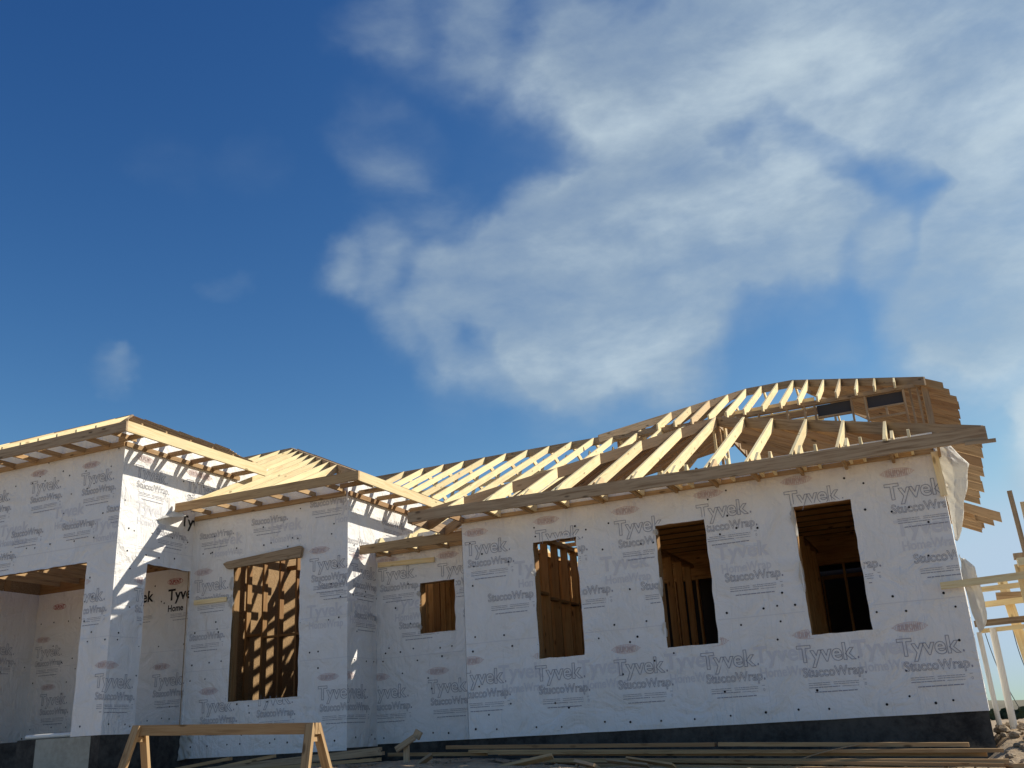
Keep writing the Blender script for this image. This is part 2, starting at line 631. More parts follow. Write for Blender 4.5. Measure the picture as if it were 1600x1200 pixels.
def small_lines(x0, x1, z, mk='ink'):
    out = []
    rr = random.Random(int(x0 * 100 + z * 100))
    for row, (a, b_, h, gap) in enumerate(((0, .44, .007, 1), (.5, 1, .007, 1), (0, .44, .007, 2), (.5, 1, .007, 2), (0, .62, .010, 3.3), (.66, 1, .006, 3.3))):
        zz = z - gap * 0.026
        xa, xb = x0 + (x1 - x0) * a, x0 + (x1 - x0) * b_
        x = xa
        while x < xb:
            w = rr.uniform(.02, .07)
            out.append(rect(x, min(xb, x + w), zz, zz + h, mk))
            x += w + 0.006
    x = x0 + .09 * (x1 - x0) * 1.2
    while x < x1 - .03:
        w = rr.uniform(.03, .08)
        out.append(rect(x, min(x1, x + w), z - 0.150, z - 0.150 + 0.013, mk))
        x += w + 0.008
    return out


def oval(cx, cz, rx, rz, mk, line=0.006, n=36):
    vs, fs = [], []
    for i in range(n):
        a = 2 * math.pi * i / n
        for k in (0, 1):
            f = 1 - k * line / rz
            vs.append((cx + math.cos(a) * rx * (1 - k * line / rx), cz + math.sin(a) * rz * f, 0))
    for i in range(n):
        j = (i + 1) % n
        fs.append((2 * i, 2 * j, 2 * j + 1, 2 * i + 1))
    return (vs, fs, mk)


T_ty = make_text('Tyvek', 0.80, 0.235, 0.0086, bold=.02)
T_st = make_text('StuccoWrap', 0.82, 0.135, 0.0056, bold=.004)
T_dot = make_text('.', 0.022, 0.2, 0.004, False)
T_du = make_text('DUPONT', 0.30, 0.085, 0.005)
F_ty = make_text('Tyvek', 0.80, 0.235, 0, False, .022)
F_hw = make_text('HomeWrap', 0.74, 0.135, 0, False, .022)
F_ho = make_text('Home', 0.40, 0.135, 0, False, .022)
F_du = make_text('DUPONT', 0.30, 0.085, 0, False, .022)

DUP = [shift(T_du, 0.06, 0.335, 'inkred'), oval(0.21, 0.378, 0.215, 0.066, 'inkred'),
       ([(-.03, .378, 0), (-.012, .368, 0), (-.012, .388, 0)], [(0, 1, 2)], 'inkred'),
       ([(.45, .378, 0), (.432, .368, 0), (.432, .388, 0)], [(0, 2, 1)], 'inkred')]
for i in range(15):
    a = -1 + 2 * (i + .5) / 15
    h_ = math.sqrt(max(0, 1 - a * a)) * .058
    DUP.append(rect(0.21 + a * .2 - .0035, 0.21 + a * .2 + .0035, .378 - h_, .378 + h_, 'inkred'))
LINES = small_lines(0.10, 0.78, -0.27)
MARK_I = [rect(.84, .88, -.285, -.279, 'ink'), oval(.865, -.34, .012, .020, 'ink', .004, 10)]
ST = {'full': DUP + [shift(T_ty, 0, 0, 'ink'), shift(T_dot, .815, 0, 'ink'), shift(T_st, 0.045, -0.205, 'ink'), shift(T_dot, .88, -.205, 'ink')] + LINES + MARK_I,
      'stucco': [shift(T_st, 0.045, -0.205, 'ink'), shift(T_dot, .88, -.205, 'ink')] + LINES + MARK_I,
      'ghost': [shift(F_ty, 0, 0, 'ghost'), shift(F_hw, 0.06, -0.205, 'ghost')],
      'ghostlow': [shift(F_ty, 0, 0, 'ghost')],
      'home': [shift(F_du, 0.02, 0.335, 'inkredx'), oval(0.17, 0.378, 0.205, 0.066, 'inkredx', .008), shift(F_ty, 0, 0, 'inkblack'), shift(F_ho, 0.02, -.23, 'inkblack')] + LINES,
      'tyblack': [shift(F_ty, 0, 0, 'inkblack')],
      'dup': [shift(F_du, 0.02, 0.335, 'inkredx'), oval(0.17, 0.378, 0.205, 0.066, 'inkredx', .008)]}
WM = ['wrap', 'ink', 'inkblack', 'inkred', 'inkredx', 'ghost', 'nail', 'seam', 'osb']
WI = {k: i for i, k in enumerate(WM)}
wseed = 0


def wall(name, ax, c, sgn, u0, u1, z0, z1, opens=(), stamps=(), nails=True, seams=(), step=0.065, jit=0.012,
         backing=True, amp=1.0, edge_lo=0.0, nail_rows=None, parent=None, topz=None):
    """ax 'Y': wall lies in plane Y=c, u is X, looking from -Y when sgn=-1.  ax 'X': plane X=c, u is Y, outside is sgn*X"""
    global wseed
    wseed += 1
    sd_ = wseed
    rr = random.Random(sd_)
    m = MB()
    if ax == 'Y':
        P = lambda u, z, d: (u, c + sgn * (d + 0.012), z)
    else:
        P = lambda u, z, d: (c + sgn * (d + 0.012), u, z)
    us, zs = {u0, u1}, {z0, z1}
    n = int((u1 - u0) / step)
    us |= {u0 + (u1 - u0) * i / n for i in range(n + 1)}
    n = int((z1 - z0) / step)
    zs |= {z0 + (z1 - z0) * i / n for i in range(n + 1)}
    ou = {e for q in opens for e in q[:2]}
    oz = {e for q in opens for e in q[2:]}
    us = sorted([u for u in us if all(abs(u - e) > step * .45 for e in ou)] + list(ou))
    zs = sorted([z for z in zs if all(abs(z - e) > step * .45 for e in oz)] + list(oz))
    us = [u for u in us if u0 - 1e-6 <= u <= u1 + 1e-6]
    zs = [z for z in zs if z0 - 1e-6 <= z <= z1 + 1e-6]
    ef = lambda u: ss(0.0, 0.14, min(u - u0, u1 - u))
    iso = lambda u, z: any(q[0] < u < q[1] and q[2] < z < q[3] for q in opens)
    idx = {}

    def vert(i, j):
        if (i, j) not in idx:
            u, z = us[i], zs[j]
            d = disp(u, z, sd_) * amp * ef(u)
            du = dz = 0
            for q in opens:
                if q[0] - 1e-6 <= u <= q[1] + 1e-6 and q[2] - 1e-6 <= z <= q[3] + 1e-6:
                    du = noise.noise(V((z * 5, u, sd_))) * jit * 1.4
                    dz = noise.noise(V((u * 7, z, sd_ + 9))) * jit
                    d += 0.006 + 0.012 * abs(noise.noise(V((u * 3, z * 3, 5))))
            if j == 0:
                dz += noise.noise(V((u * 1.7, 1, sd_))) * edge_lo
            idx[(i, j)] = len(m.v)
            m.v.append(P(u + du, z + dz, d))
        return idx[(i, j)]
    flip = (ax == 'Y' and sgn > 0) or (ax == 'X' and sgn < 0)
    for i in range(len(us) - 1):
        for j in range(len(zs) - 1):
            if iso((us[i] + us[i + 1]) / 2, (zs[j] + zs[j + 1]) / 2):
                continue
            f = [vert(i, j), vert(i + 1, j), vert(i + 1, j + 1), vert(i, j + 1)]
            if flip:
                f = f[::-1]
            m.f.append(tuple(f))
            m.m.append(0)
            m.r.append(.5)
            m.uv += [(m.v[k][0], m.v[k][2]) for k in f]
    # backing sheathing with thickness, same openings
    if backing:
        U_ = sorted({u0 + .035, u1 - .035} | ou)
        Z_ = sorted({z0 + .01, z1} | oz)
        for i in range(len(U_) - 1):
            for j in range(len(Z_) - 1):
                if iso((U_[i] + U_[i + 1]) / 2, (Z_[j] + Z_[j + 1]) / 2):
                    continue
                a, b_ = c - sgn * 0.026, c - sgn * 0.038
                if ax == 'Y':
                    m.box(U_[i], U_[i + 1], min(a, b_), max(a, b_), Z_[j], Z_[j + 1], WI['osb'])
                else:
                    m.box(min(a, b_), max(a, b_), U_[i], U_[i + 1], Z_[j], Z_[j + 1], WI['osb'])
    rev = 1 if not flip else -1

    def put(geo, du, dz, jitn=True, lift=0.0038):
        vs, fs, mk = geo
        out = []
        for (x, z, d) in vs:
            u_, z_ = du + x, dz + z
            out.append((u_, z_, d))
        b0 = len(m.v)
        keep = []
        for f in fs:
            cu = sum(out[k][0] for k in f) / len(f)
            cz = sum(out[k][1] for k in f) / len(f)
            if not (u0 + .004 < cu < u1 - .004 and z0 + .02 < cz < z1):
                continue
            if any(q[0] - .02 < cu < q[1] + .02 and q[2] - .015 < cz < q[3] + .015 for q in opens):
                continue
            keep.append(f)
        used = {}
        for f in keep:
            ff = []
            for k in f:
                if k not in used:
                    used[k] = len(m.v)
                    u_, z_, d = out[k]
                    uu = min(max(u_, u0), u1)
                    m.v.append(P(uu, z_, disp(uu, z_, sd_) * amp * ef(uu) + lift + d))
                ff.append(used[k])
            if flip:
                ff = ff[::-1]
            m.f.append(tuple(ff))
            m.m.append(WI[mk])
            m.r.append(.5)
            m.uv += [(0, 0)] * len(ff)

    for (kind, u, z) in stamps:
        for g in ST[kind]:
            put(g, u, z, lift=0.0034 if kind.startswith('ghost') else 0.0052)
    for z in seams:
        # overlap of one sheet over the next: a narrow lip and its line
        k = int((u1 - u0) / .05)
        vs, fs = [], []
        for i in range(k + 1):
            u = (u1 - u0) * i / k
            zz = 0.006 * noise.noise(V((u * 2, z, sd_)))
            vs += [(u, zz, 0), (u, zz + .009, .0)]
        for i in range(k):
            fs.append((2 * i, 2 * i + 2, 2 * i + 3, 2 * i + 1))
        put((vs, fs, 'seam'), u0, z)
    if nails:
        pts = []
        for z in (nail_rows or (z0 + .13, (z0 + z1) * .5)):
            u = u0 + .2
            while u < u1 - .1:
                pts.append((u + rr.uniform(-.1, .1), z + rr.uniform(-.025, .025)))
                u += rr.choice((.35, .5, .62, .64))
        k = int((u1 - u0) * (z1 - z0) * 1.5)
        for _ in range(k):
            pts.append((rr.uniform(u0 + .08, u1 - .08), rr.uniform(z0 + .1, z1 - .25)))
        for (u, z) in pts:
            if rr.random() < .12:
                pass
            ro = rr.uniform(.014, .019)
            vs = [(ro * math.cos(a * math.pi / 4), ro * math.sin(a * math.pi / 4), 0.0) for a in range(8)] + [(0, 0, .004)]
            put((vs, [(a, (a + 1) % 8, 8) for a in range(8)], 'nail'), u, z, lift=.004)
    o = m.build(name, WM, parent or HOUSE)
    return o


def opening_frame(par, ax, c, sgn, q, deep=0.14, wrapside=True):
    """wooden trimmers, sill and header lining an opening in a stud wall; studs sit behind the sheathing"""
    u0, u1, z0, z1 = q
    y0, y1 = c - sgn * 0.040, c - sgn * (0.040 + deep)
    lo, hi = min(y0, y1), max(y0, y1)

    def bx(nm, a, b_, z_a, z_b, mt='brown', l=lo, h=hi):
        m = MB()
        if ax == 'Y':
            m.box(a, b_, l, h, z_a, z_b)
        else:
            m.box(l, h, a, b_, z_a, z_b)
        m.build(nm, mt, par)
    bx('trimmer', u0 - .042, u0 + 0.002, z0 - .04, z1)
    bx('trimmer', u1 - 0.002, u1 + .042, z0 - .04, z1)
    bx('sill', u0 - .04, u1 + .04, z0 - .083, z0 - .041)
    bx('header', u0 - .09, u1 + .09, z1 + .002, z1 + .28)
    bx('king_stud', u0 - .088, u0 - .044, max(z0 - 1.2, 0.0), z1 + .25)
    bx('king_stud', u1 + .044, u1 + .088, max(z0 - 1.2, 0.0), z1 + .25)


# right wing
RWQ = [(1.313, 2.083, 1.143, 2.995), (3.405, 4.197, 1.143, 2.995), (5.534, 6.364, 1.143, 2.995)]
st = [('full', 0.05, 2.93), ('full', 1.36, 2.96), ('full', 2.74, 2.93), ('full', 4.09, 3.00), ('full', 5.44, 3.01), ('full', 6.85, 2.91)]
st += [('full', x, z) for x, z in ((-.13, .83), (1.22, .81), (2.54, .80), (3.90, .79), (5.29, .78), (6.64, .76))]
st += [('stucco', x, z + .205) for x, z in ((0.40, 2.12), (1.72, 2.06), (3.04, 2.03), (4.36, 2.01), (5.72, 1.99), (7.02, 1.98))]
st += [('ghost', x, z) for x, z in ((2.46, 2.39), (4.31, 2.35), (6.89, 2.38), (0.95, 2.5), (0.57, .87), (1.95, .84), (3.34, .83), (4.68, .82), (6.05, .80))]
WRW = wall('front_wall', 'Y', 0.0, -1, 0.0, 7.623, 0.0, 3.80, RWQ, st, seams=(1.47,), nail_rows=(.13, 1.36, 1.56, 2.75), edge_lo=.006)
for q in RWQ:
    opening_frame(WRW, 'Y', 0.0, -1, q)
WRR = wall('side_wall', 'X', 7.611, 1, -0.012, 7.9, 0.0, 3.80, (), [('full', 1.0, 2.6), ('full', 3.0, 1.0)], seams=(1.5,), step=.15)
WRL = wall('return_wall', 'X', 0.0, -1, 0.0, 1.32, 0.0, 3.75, (), (), step=.15)
# recess
RCQ = (-1.597, -0.863, 1.873, 2.792)
WRC = wall('recessed_wall', 'Y', 1.321, -1, -2.562, 0.0, 0.0, 3.75, [RCQ],
           [('full', -2.51, 2.93), ('full', -1.21, 2.88), ('full', -2.72, .79), ('full', -1.47, .81), ('ghost', -2.2, 2.35), ('ghost', -.75, 2.4), ('stucco', -2.1, 2.2), ('stucco', -.75, 2.3)],
           seams=(1.49,), nail_rows=(.12, 1.42, 1.6))
opening_frame(WRC, 'Y', 1.321, -1, RCQ)
# middle block
MBQ = (-5.186, -3.611, 0.885, 3.50)
WMF = wall('middle_front_wall', 'Y', 0.348, -1, -6.255, -2.562, -0.07, 4.78, [MBQ],
           [('full', -6.15, 3.00), ('full', -3.40, 3.10), ('stucco', -4.84, 4.36), ('stucco', -3.46, 4.52), ('stucco', -6.13, 4.25), ('stucco', -3.25, 2.96),
            ('full', -5.87, .73), ('full', -4.56, .78), ('full', -3.17, .80), ('stucco', -6.25, 2.28), ('ghost', -4.4, 3.95), ('ghost', -5.8, 3.85), ('ghost', -3.45, 2.25), ('ghost', -2.9, 4.15)],
           seams=(1.49, 2.24), nail_rows=(.12, 1.35, 1.62, 2.2, 3.75))
opening_frame(WMF, 'Y', 0.348, -1, MBQ)
WMR = wall('middle_side_wall', 'X', -2.574, 1, 0.336, 4.6, -0.03, 4.78, (),
           [('full', .15, .80), ('full', .45, 2.95), ('stucco', .2, 3.75), ('stucco', .5, 2.4), ('ghost', .35, 2.3), ('stucco', 1.5, 4.3)], seams=(1.49,), nail_rows=(.12, 1.45, 2.6))
# tower
TFQ = (-11.4, -6.95, 0.40, 3.44)
WTF = wall('porch_tower_front_wall', 'Y', -1.619, -1, -12.6, -6.255, 0.40, 6.02, [TFQ],
           [('full', -8.68, 4.99), ('full', -7.30, 4.94), ('full', -10.06, 4.94), ('stucco', -9.09, 4.36), ('stucco', -7.72, 4.33), ('stucco', -10.4, 4.36), ('stucco', -9.75, 3.95),
            ('stucco', -6.62, 4.52), ('ghost', -9.4, 4.22), ('ghost', -7.95, 4.38), ('full', -7.27, 2.70), ('full', -6.50, 1.19), ('ghost', -6.9, 4.0)],
           nail_rows=(.55, 2.0, 2.15, 3.9, 5.2), seams=(2.05, 3.75))
TSQ = (-0.885, 0.30, 0.40, 3.42)
WTS = wall('porch_tower_side_wall', 'X', -6.267, 1, -1.631, 0.345, 0.40, 6.02, [TSQ],
           [('full', -1.32, 5.04), ('full', .05, 5.04), ('stucco', -.73, 4.22), ('stucco', .9, 4.3), ('ghost', -1.25, 4.35), ('full', -1.14, 2.72), ('full', -1.83, 1.18),
            ('tyblack', -.03, 4.30)], nail_rows=(.55, 2.0, 2.12, 3.6, 4.0), seams=(2.05, 3.72), amp=1.35)
wall('porch_tower_upper_wall', 'X', -6.267, 1, 0.345, 2.6, 4.45, 6.02, (), [('full', .35, 5.04), ('ghost', .4, 4.6)], nail_rows=(5.2,), amp=1.35)
for nm_, (a, b_) in (('trimmer', (TFQ[0] - .04, TFQ[0])), ('trimmer', (TFQ[1] - .045, TFQ[1] + .01))):
    m = MB()
    m.box(a, b_, -1.578, -1.44, .40, 3.44)
    m.build(nm_, 'brown', WTF)
m = MB()
m.box(-11.5, -6.9, -1.577, -1.50, 3.45, 3.75)
m.build('header', 'brown', WTF)
m = MB()
m.box(-7.44, -7.28, -1.05, -.90, .40, 3.7)
m.build('porch_post', 'brown', HOUSE)
m = MB()
m.box(-6.385, -6.297, -.95, .33, 3.43, 3.72)
m.build('header', 'brown', WTS)
# porch inner walls
PB = [(-9.15, -6.20, 1.10, 3.9), ]
WP1 = wall('porch_back_wall', 'Y', 0.92, -1, -8.9, -6.27, 0.40, 3.66, (),
           [('home', -7.36, 3.02), ('full', -7.64, 1.33), ('home', -8.55, 3.05), ('full', -8.95, 1.33)], nail_rows=(.7, 2.1, 3.0), seams=(2.0,))
WP2 = wall('porch_entry_wall', 'Y', 1.55, -1, -11.9, -8.9, 0.40, 3.66, (),
           [('dup', -11.35, 2.95), ('full', -11.8, 2.25), ('full', -10.35, 2.35), ('full', -11.5, 1.2), ('full', -9.9, 2.3)], nail_rows=(.7, 2.1, 3.0), seams=(2.0,))
WP3 = wall('porch_jamb_wall', 'X', -8.9, -1, 0.92, 1.55, 0.40, 3.66, (), (), step=.15)
WP5 = wall('porch_far_wall', 'Y', 0.6, -1, -14.6, -11.9, 0.25, 3.70, (), [('full', -13.0, 2.3), ('full', -12.9, 1.0)], nail_rows=(.6, 1.8), seams=(1.9,))
m = MB()
m.box(-12.02, -11.915, -1.4, 1.7, 3.67, 5.9)
m.build('gable_sheathing', 'osb', HOUSE)
for x_ in (-11.3, -10.7, -10.05, -9.45, -8.8, -8.2, -7.6, -7.0):
    m = MB()
    m.box(x_ - .02, x_ + .02, -1.5, 1.7, 3.80, 3.95)
    m.build('porch_joist', 'tan', HOUSE)
WP4 = wall('porch_left_wall', 'X', -11.9, 1, -1.5, 1.55, 0.40, 3.66, (), [('full', 0.2, 2.3)], step=.15)
# timber beam and infill above the porch walls
for (x0, x1, y) in ((-8.9, -6.27, .93), (-11.9, -8.9, 1.56), (-14.6, -11.9, .62)):
    m = MB()
    m.box(x0, x1, y, y + .14, 3.66, 4.15)
    m.build('porch_beam', 'brown', HOUSE)
m = MB()
m.box(-15.5, -6.3, 1.72, 1.74, 4.15, 6.0)
m.build('gable_sheathing', 'osb', HOUSE)

# ------------------------------------------------------------------ foundations
m = MB()
m.box(0.0, 7.615, 0.004, 7.9, -1.4, 0.02)
m.build('foundation', 'coat', HOUSE)
m = MB()
m.box(-2.6, -0.003, 1.327, 7.0, -1.4, 0.02)
m.build('foundation', 'coat', HOUSE)
m = MB()
m.box(-6.253, -2.57, 0.354, 7.0, -1.4, 0.0)
m.build('foundation', 'coat', HOUSE)
m = MB()
m.box(-8.25, -6.262, -1.635, 0.92, -1.4, 0.398)
o = m.build('porch_slab', 'coat', HOUSE)
m = MB()
m.box(-7.78, -6.47, -1.641, -1.6361, -1.2, 0.392)
m.build('bare_concrete_patch', 'conc', o)
m = MB()
m.box(-14.6, -8.254, -1.0, 1.6, -1.4, 0.39)
m.build('porch_slab', 'coat', HOUSE)
# floor
m = MB()
m.box(-14.6, 7.4, 1.6, 14.5, -.3, 0.0)
m.box(0.1, 7.4, 0.2, 1.6, -.3, 0.03)
m.build('floor_slab', 'slab', HOUSE)

# ------------------------------------------------------------------ roof framing
MS = 0.48


def poly_rafter(par, ax, c, s0, z0, s1, fb=None, dz=0.185, w=0.042, ms=MS, name='rafter', mt='wood', rnd=None, notch=None, vcut=True):
    """rafter in a vertical plane; s0 is the low end, s1 the high end"""
    sg = 1 if s1 > s0 else -1
    L = abs(s1 - s0)
    c += random.uniform(-.012, .012)
    z0 += random.uniform(-.006, .006)
    z1 = z0 + ms * L
    pts = [(0, z0), (L, z1), (L, z1 - dz)]
    if notch:
        a, b_, zt = notch
        a, b_ = abs(a - s0), abs(b_ - s0)
        pts += [(b_, z0 + ms * b_ - dz), (b_, zt), (a, zt), (a, z0 + ms * a - dz)]
    if fb is not None:
        sc_ = (fb - (z0 - dz)) / ms
        if 0 < sc_ < L:
            pts += [(sc_, fb), (0, fb)]
        else:
            pts += [(0, z0 - dz)]
    else:
        pts += [(0, z0 - dz * .72)] if notch else [(0, z0 - dz)]
    f = lambda s, z, k: (c + k, s0 + sg * s, z) if ax == 'Y' else (s0 + sg * s, c + k, z)
    m = MB()
    U = V((0, sg, ms)).normalized() if ax == 'Y' else V((sg, 0, ms)).normalized()
    A = [f(s, z, -w / 2) for s, z in pts]
    B = [f(s, z, w / 2) for s, z in pts]
    m.prism(A, B, U, 0, rnd)
    return m.build(name, mt, par)


def hipb(par, p0, p1, dz=0.20, w=0.045, name='hip_board', mt='stain', ext=0.0):
    m = MB()
    p0, p1 = V(p0), V(p1)
    side = (p1 - p0).cross(V((0, 0, 1))).normalized() * (w / 2)
    D = V((0, 0, -dz))
    m.prism([p0 - side, p1 - side, p1 - side + D, p0 - side + D], [p0 + side, p1 + side, p1 + side + D, p0 + side + D], (p1 - p0).normalized())
    return m.build(name, mt, par)


def board(par, p0, p1, w, h, name, mt='wood', up=V((0, 0, 1)), drop=False, rnd=None):
    m = MB()
    m.beam(p0, p1, w, h, up, 0, rnd, drop)
    return m.build(name, mt, par)


def frange(a, b, s):
    out = []
    while a <= b:
        out.append(a)
        a += s
    return out


# ---- right wing roof
apex = (3.80, 3.89, 5.78)
RW = hipb(HOUSE, (apex[0], apex[1] + .02, apex[2]), (3.80, 8.0, 5.78), name='right_wing_ridge_board')
hipb(RW, (-0.66, -0.57, 3.66), (3.78, 3.87, 5.78))
hipb(RW, (8.26, -0.57, 3.64), (3.82, 3.87, 5.78))
zf = lambda x: 3.68 - .0078 * (x + .69)
fbz = lambda x: 3.50 - .0095 * (x + .69)
m = MB()
A = [(-.69, zf(-.69)), (8.29, zf(8.29)), (8.29, fbz(8.29)), (-.69, fbz(-.69))]
m.prism([(x, -.64, z) for x, z in A], [(x, -.60, z) for x, z in A], V((1, 0, 0)))
m.build('fascia', 'stain', RW)
board(RW, (8.0, -.655, 3.40), (8.38, -.655, 3.39), .03, .05, 'fascia_strip', 'stain')
m = MB()
m.box(-.73, -.69, -.60, .95, 3.50, 3.68)
m.build('fascia', 'stain', RW)
XJ = [0.0, .65, 1.289, 1.901, 2.543, 3.185, 3.777, 4.423, 5.058, 5.715, 6.348, 7.002, 7.62]
for i, x in enumerate(XJ):
    ytop = (-.60 + (x + .69) if x <= 3.8 else -.60 + (8.28 - x)) - .035
    if x < 7.3:
        poly_rafter(RW, 'Y', x, -.598, 3.655, ytop, fb=fbz(x) + .004, dz=.19, name='jack_rafter')
    # level soffit lookout beside the rafter and blocking stub
    board(RW, (x + .045, -.598, fbz(x) + .047), (x + .045, -.002 if x < 7.6 else .3, fbz(x) + .047), .04, .085, 'lookout', 'tan')
    if 0.3 < x < 7.3:
        m = MB()
        s_ = x + (.10 if i % 2 else .13)
        pts = [(-.585, 3.52), (-.585, 3.66), (-.30, 3.84), (-.22, 3.84), (-.04, 3.62), (-.04, 3.50)]
        m.prism([(s_ - .02, a, b_) for a, b_ in pts], [(s_ + .02, a, b_) for a, b_ in pts], V((0, 1, 0)))
        if x > 3.5:
            m.build('blocking', 'wood', RW)
            m2 = MB()
            s_ = x + .32
            pts = [(-.46, 3.52), (-.40, 3.79), (-.34, 3.81), (-.06, 3.60), (-.06, 3.50)]
            m2.prism([(s_ - .02, a, b_) for a, b_ in pts], [(s_ + .02, a, b_) for a, b_ in pts], V((0, 1, 0)))
            m2.build('blocking', 'wood', RW)
        else:
            m.build('blocking', 'wood', RW)
board(RW, (0.0, -.034, 3.522), (7.60, -.034, 3.522), .04, .066, 'ledger', 'tan')
board(RW, (0.02, .09, 3.66), (7.6, .09, 3.66), .14, .08, 'top_plate', 'brown')
board(RW, (7.53, .2, 3.66), (7.53, 7.9, 3.66), .14, .08, 'top_plate', 'brown')
m = MB()
m.box(1.2, 6.6, 7.3, 7.32, 3.70, 5.45)
m.build('attic_sheathing', 'osb', RW)
for dx_ in (-.07, 0.0, .07):
    board(RW, (3.80 + dx_ * 1.6, 3.95, 3.70), (3.80 + dx_ * 1.6, 3.95, 5.55), .042, .09, 'ridge_post', 'wood' if dx_ else 'tan', up=V((0, 1, 0)))
for x_ in (2.6, 3.1, 4.6):
    board(RW, (x_, 4.6, 3.70), (x_, 4.6, 5.0), .042, .09, 'post', 'tan', up=V((0, 1, 0)))
board(RW, (1.9, 2.2, 3.72), (3.7, 4.6, 4.9), .042, .14, 'brace', 'wood')
# left and right slope rafters of the right wing
for y in frange(.05, 7.7, .637):
    top = (-.69 + (y + .60) if y < 3.89 else 3.775) - .03
    low = max(-.69, y - 1.72)
    if low < top - .3:
        poly_rafter(RW, 'X', y, low, 3.65 + MS * (low + .69), top, fb=3.50 if low < -.6 else None, name='slope_rafter', mt='tan')
        if y > 1.5:
            low += .32
            poly_rafter(RW, 'X', y + .32, low, 3.65 + MS * (low + .69), min(top + .3, 3.745), name='slope_rafter', mt='tan')
    topr = (8.28 - (y + .60) if y < 3.89 else 3.825) + .03
    low = 8.23 + random.uniform(-.06, .05)
    if y > 5.6:
        low = 8.50 - (y - 5.7) * .17 + random.uniform(-.05, .04)
    if 4.9 < y < 5.6:
        low = 7.75
    poly_rafter(RW, 'X', y, low, 3.65 - MS * (low - 8.25), topr, dz=.19, name='slope_rafter', mt='tan')
for y in (6.0, 6.35, 7.0, 7.4):
    low = 8.1 + random.uniform(-.08, .1)
    poly_rafter(RW, 'X', y, low, 3.60 - MS * (low - 8.25), 6.8, dz=.19, name='slope_rafter', mt='tan')

# ---- middle block roof
mc = (-1.96, -.25, 4.69)
t_ = 6.1
MR = hipb(HOUSE, (-12.0, mc[1] + t_, mc[2] + MS * t_), (mc[0] - t_, mc[1] + t_, mc[2] + MS * t_), name='middle_ridge_board')
hipb(MR, (mc[0] - .02, mc[1] + .02, mc[2]), (mc[0] - t_, mc[1] + t_, mc[2] + MS * t_))
m = MB()
m.box(-6.20, -1.92, -.292, -.252, 4.51, 4.685)
m.build('fascia', 'tan', MR)
m = MB()
m.box(-1.96, -1.92, -.25, 3.15, 4.505, 4.685)
m.build('fascia', 'wood', MR)
for i, x in enumerate([-3.35 - .637 * k for k in range(14)] + [-2.71]):
    if x > -2.8:
        continue
    y0 = -.25 if x > -6.22 else max(1.75, 3.0 - abs(x + 6.22))
    ytop = mc[1] + min(t_, mc[0] - x) - .03
    if ytop - y0 < .3:
        continue
    poly_rafter(MR, 'Y', x, y0, mc[2] + MS * (y0 - mc[1]), ytop, fb=4.515 if x > -6.22 else None, name='jack_rafter', dz=.175)
for x in [-3.35 + .637 * k for k in range(-4, 3)]:
    board(MR, (x + .045, -.25, 4.555), (x + .045, .34, 4.555), .04, .085, 'lookout', 'tan')
board(MR, (-6.22, .314, 4.475), (-2.60, .314, 4.475), .04, .09, 'ledger', 'tan')
board(MR, (-2.528, .34, 4.475), (-2.528, 2.6, 4.475), .04, .09, 'ledger', 'tan')
for y in frange(.02, 3.1, .637):
    poly_rafter(MR, 'X', y, -1.962, 4.69, mc[0] - max(.05, y - mc[1]) + .03 if y < 6 else -8, fb=4.515, name='side_rafter', dz=.175, mt='tan')
    board(MR, (-1.965, y + .045, 4.555), (-2.545, y + .045, 4.555), .04, .085, 'lookout', 'tan')
for y in frange(3.3, 5.4, .637):
    poly_rafter(MR, 'X', y, -1.2 - y + 2.5, 4.69 + MS * (y - 3.2) + .0, mc[0] - (y - mc[1]) + .03, name='side_rafter', dz=.175, mt='tan')
board(MR, (-6.2, .44, 4.86), (-2.58, .44, 4.86), .14, .08, 'top_plate', 'brown')

# ---- porch tower roof
tcn_ = (-5.655, -2.219, 5.84)
t_ = 3.2
TR = hipb(HOUSE, (-13.0, tcn_[1] + t_, tcn_[2] + MS * t_), (tcn_[0] - t_, tcn_[1] + t_, tcn_[2] + MS * t_), name='tower_ridge_board')
hipb(TR, (tcn_[0] - .02, tcn_[1] + .02, tcn_[2]), (tcn_[0] - t_, tcn_[1] + t_, tcn_[2] + MS * t_))
m = MB()
m.box(-13.2, -5.61, -2.262, -2.222, 5.585, 5.77)
m.build('fascia', 'stain', TR)
m = MB()
m.box(-5.655, -5.612, -2.22, 1.75, 5.585, 5.785)
m.build('fascia', 'wood', TR)
for k in range(15):
    x = -6.42 - .49 * k
    y0 = -2.22
    ytop = tcn_[1] + min(t_, tcn_[0] - x) - .03
    poly_rafter(TR, 'Y', x, y0, tcn_[2], ytop, fb=5.60, name='jack_rafter', dz=.175)
for x in frange(-13.0, -5.9, .637):
    board(TR, (x, -2.22, 5.63), (x, -1.633, 5.63), .045, .085, 'lookout', 'tan')
board(TR, (-13.0, -1.655, 5.60), (-6.24, -1.655, 5.60), .04, .10, 'ledger', 'tan')
board(TR, (-6.222, -1.64, 5.59), (-6.222, 1.6, 5.59), .04, .09, 'ledger', 'tan')
for y in (-1.84, -1.2, -.56, .07, .70, 1.33):
    poly_rafter(TR, 'X', y, -5.657, tcn_[2], tcn_[0] - min(t_, y - tcn_[1]) + .03, fb=5.60, name='side_rafter', dz=.175, mt='tan')
    board(TR, (-5.66, y + .05, 5.63), (-6.24, y + .05, 5.63), .06, .085, 'lookout', 'tan')
for y in frange(1.9, 4.0, .637):
    poly_rafter(TR, 'X', y, -6.3 - (y - 1.7), tcn_[2] + .3 + MS * (y - 1.7), -8.8 - .1, name='side_rafter', dz=.175, mt='tan')
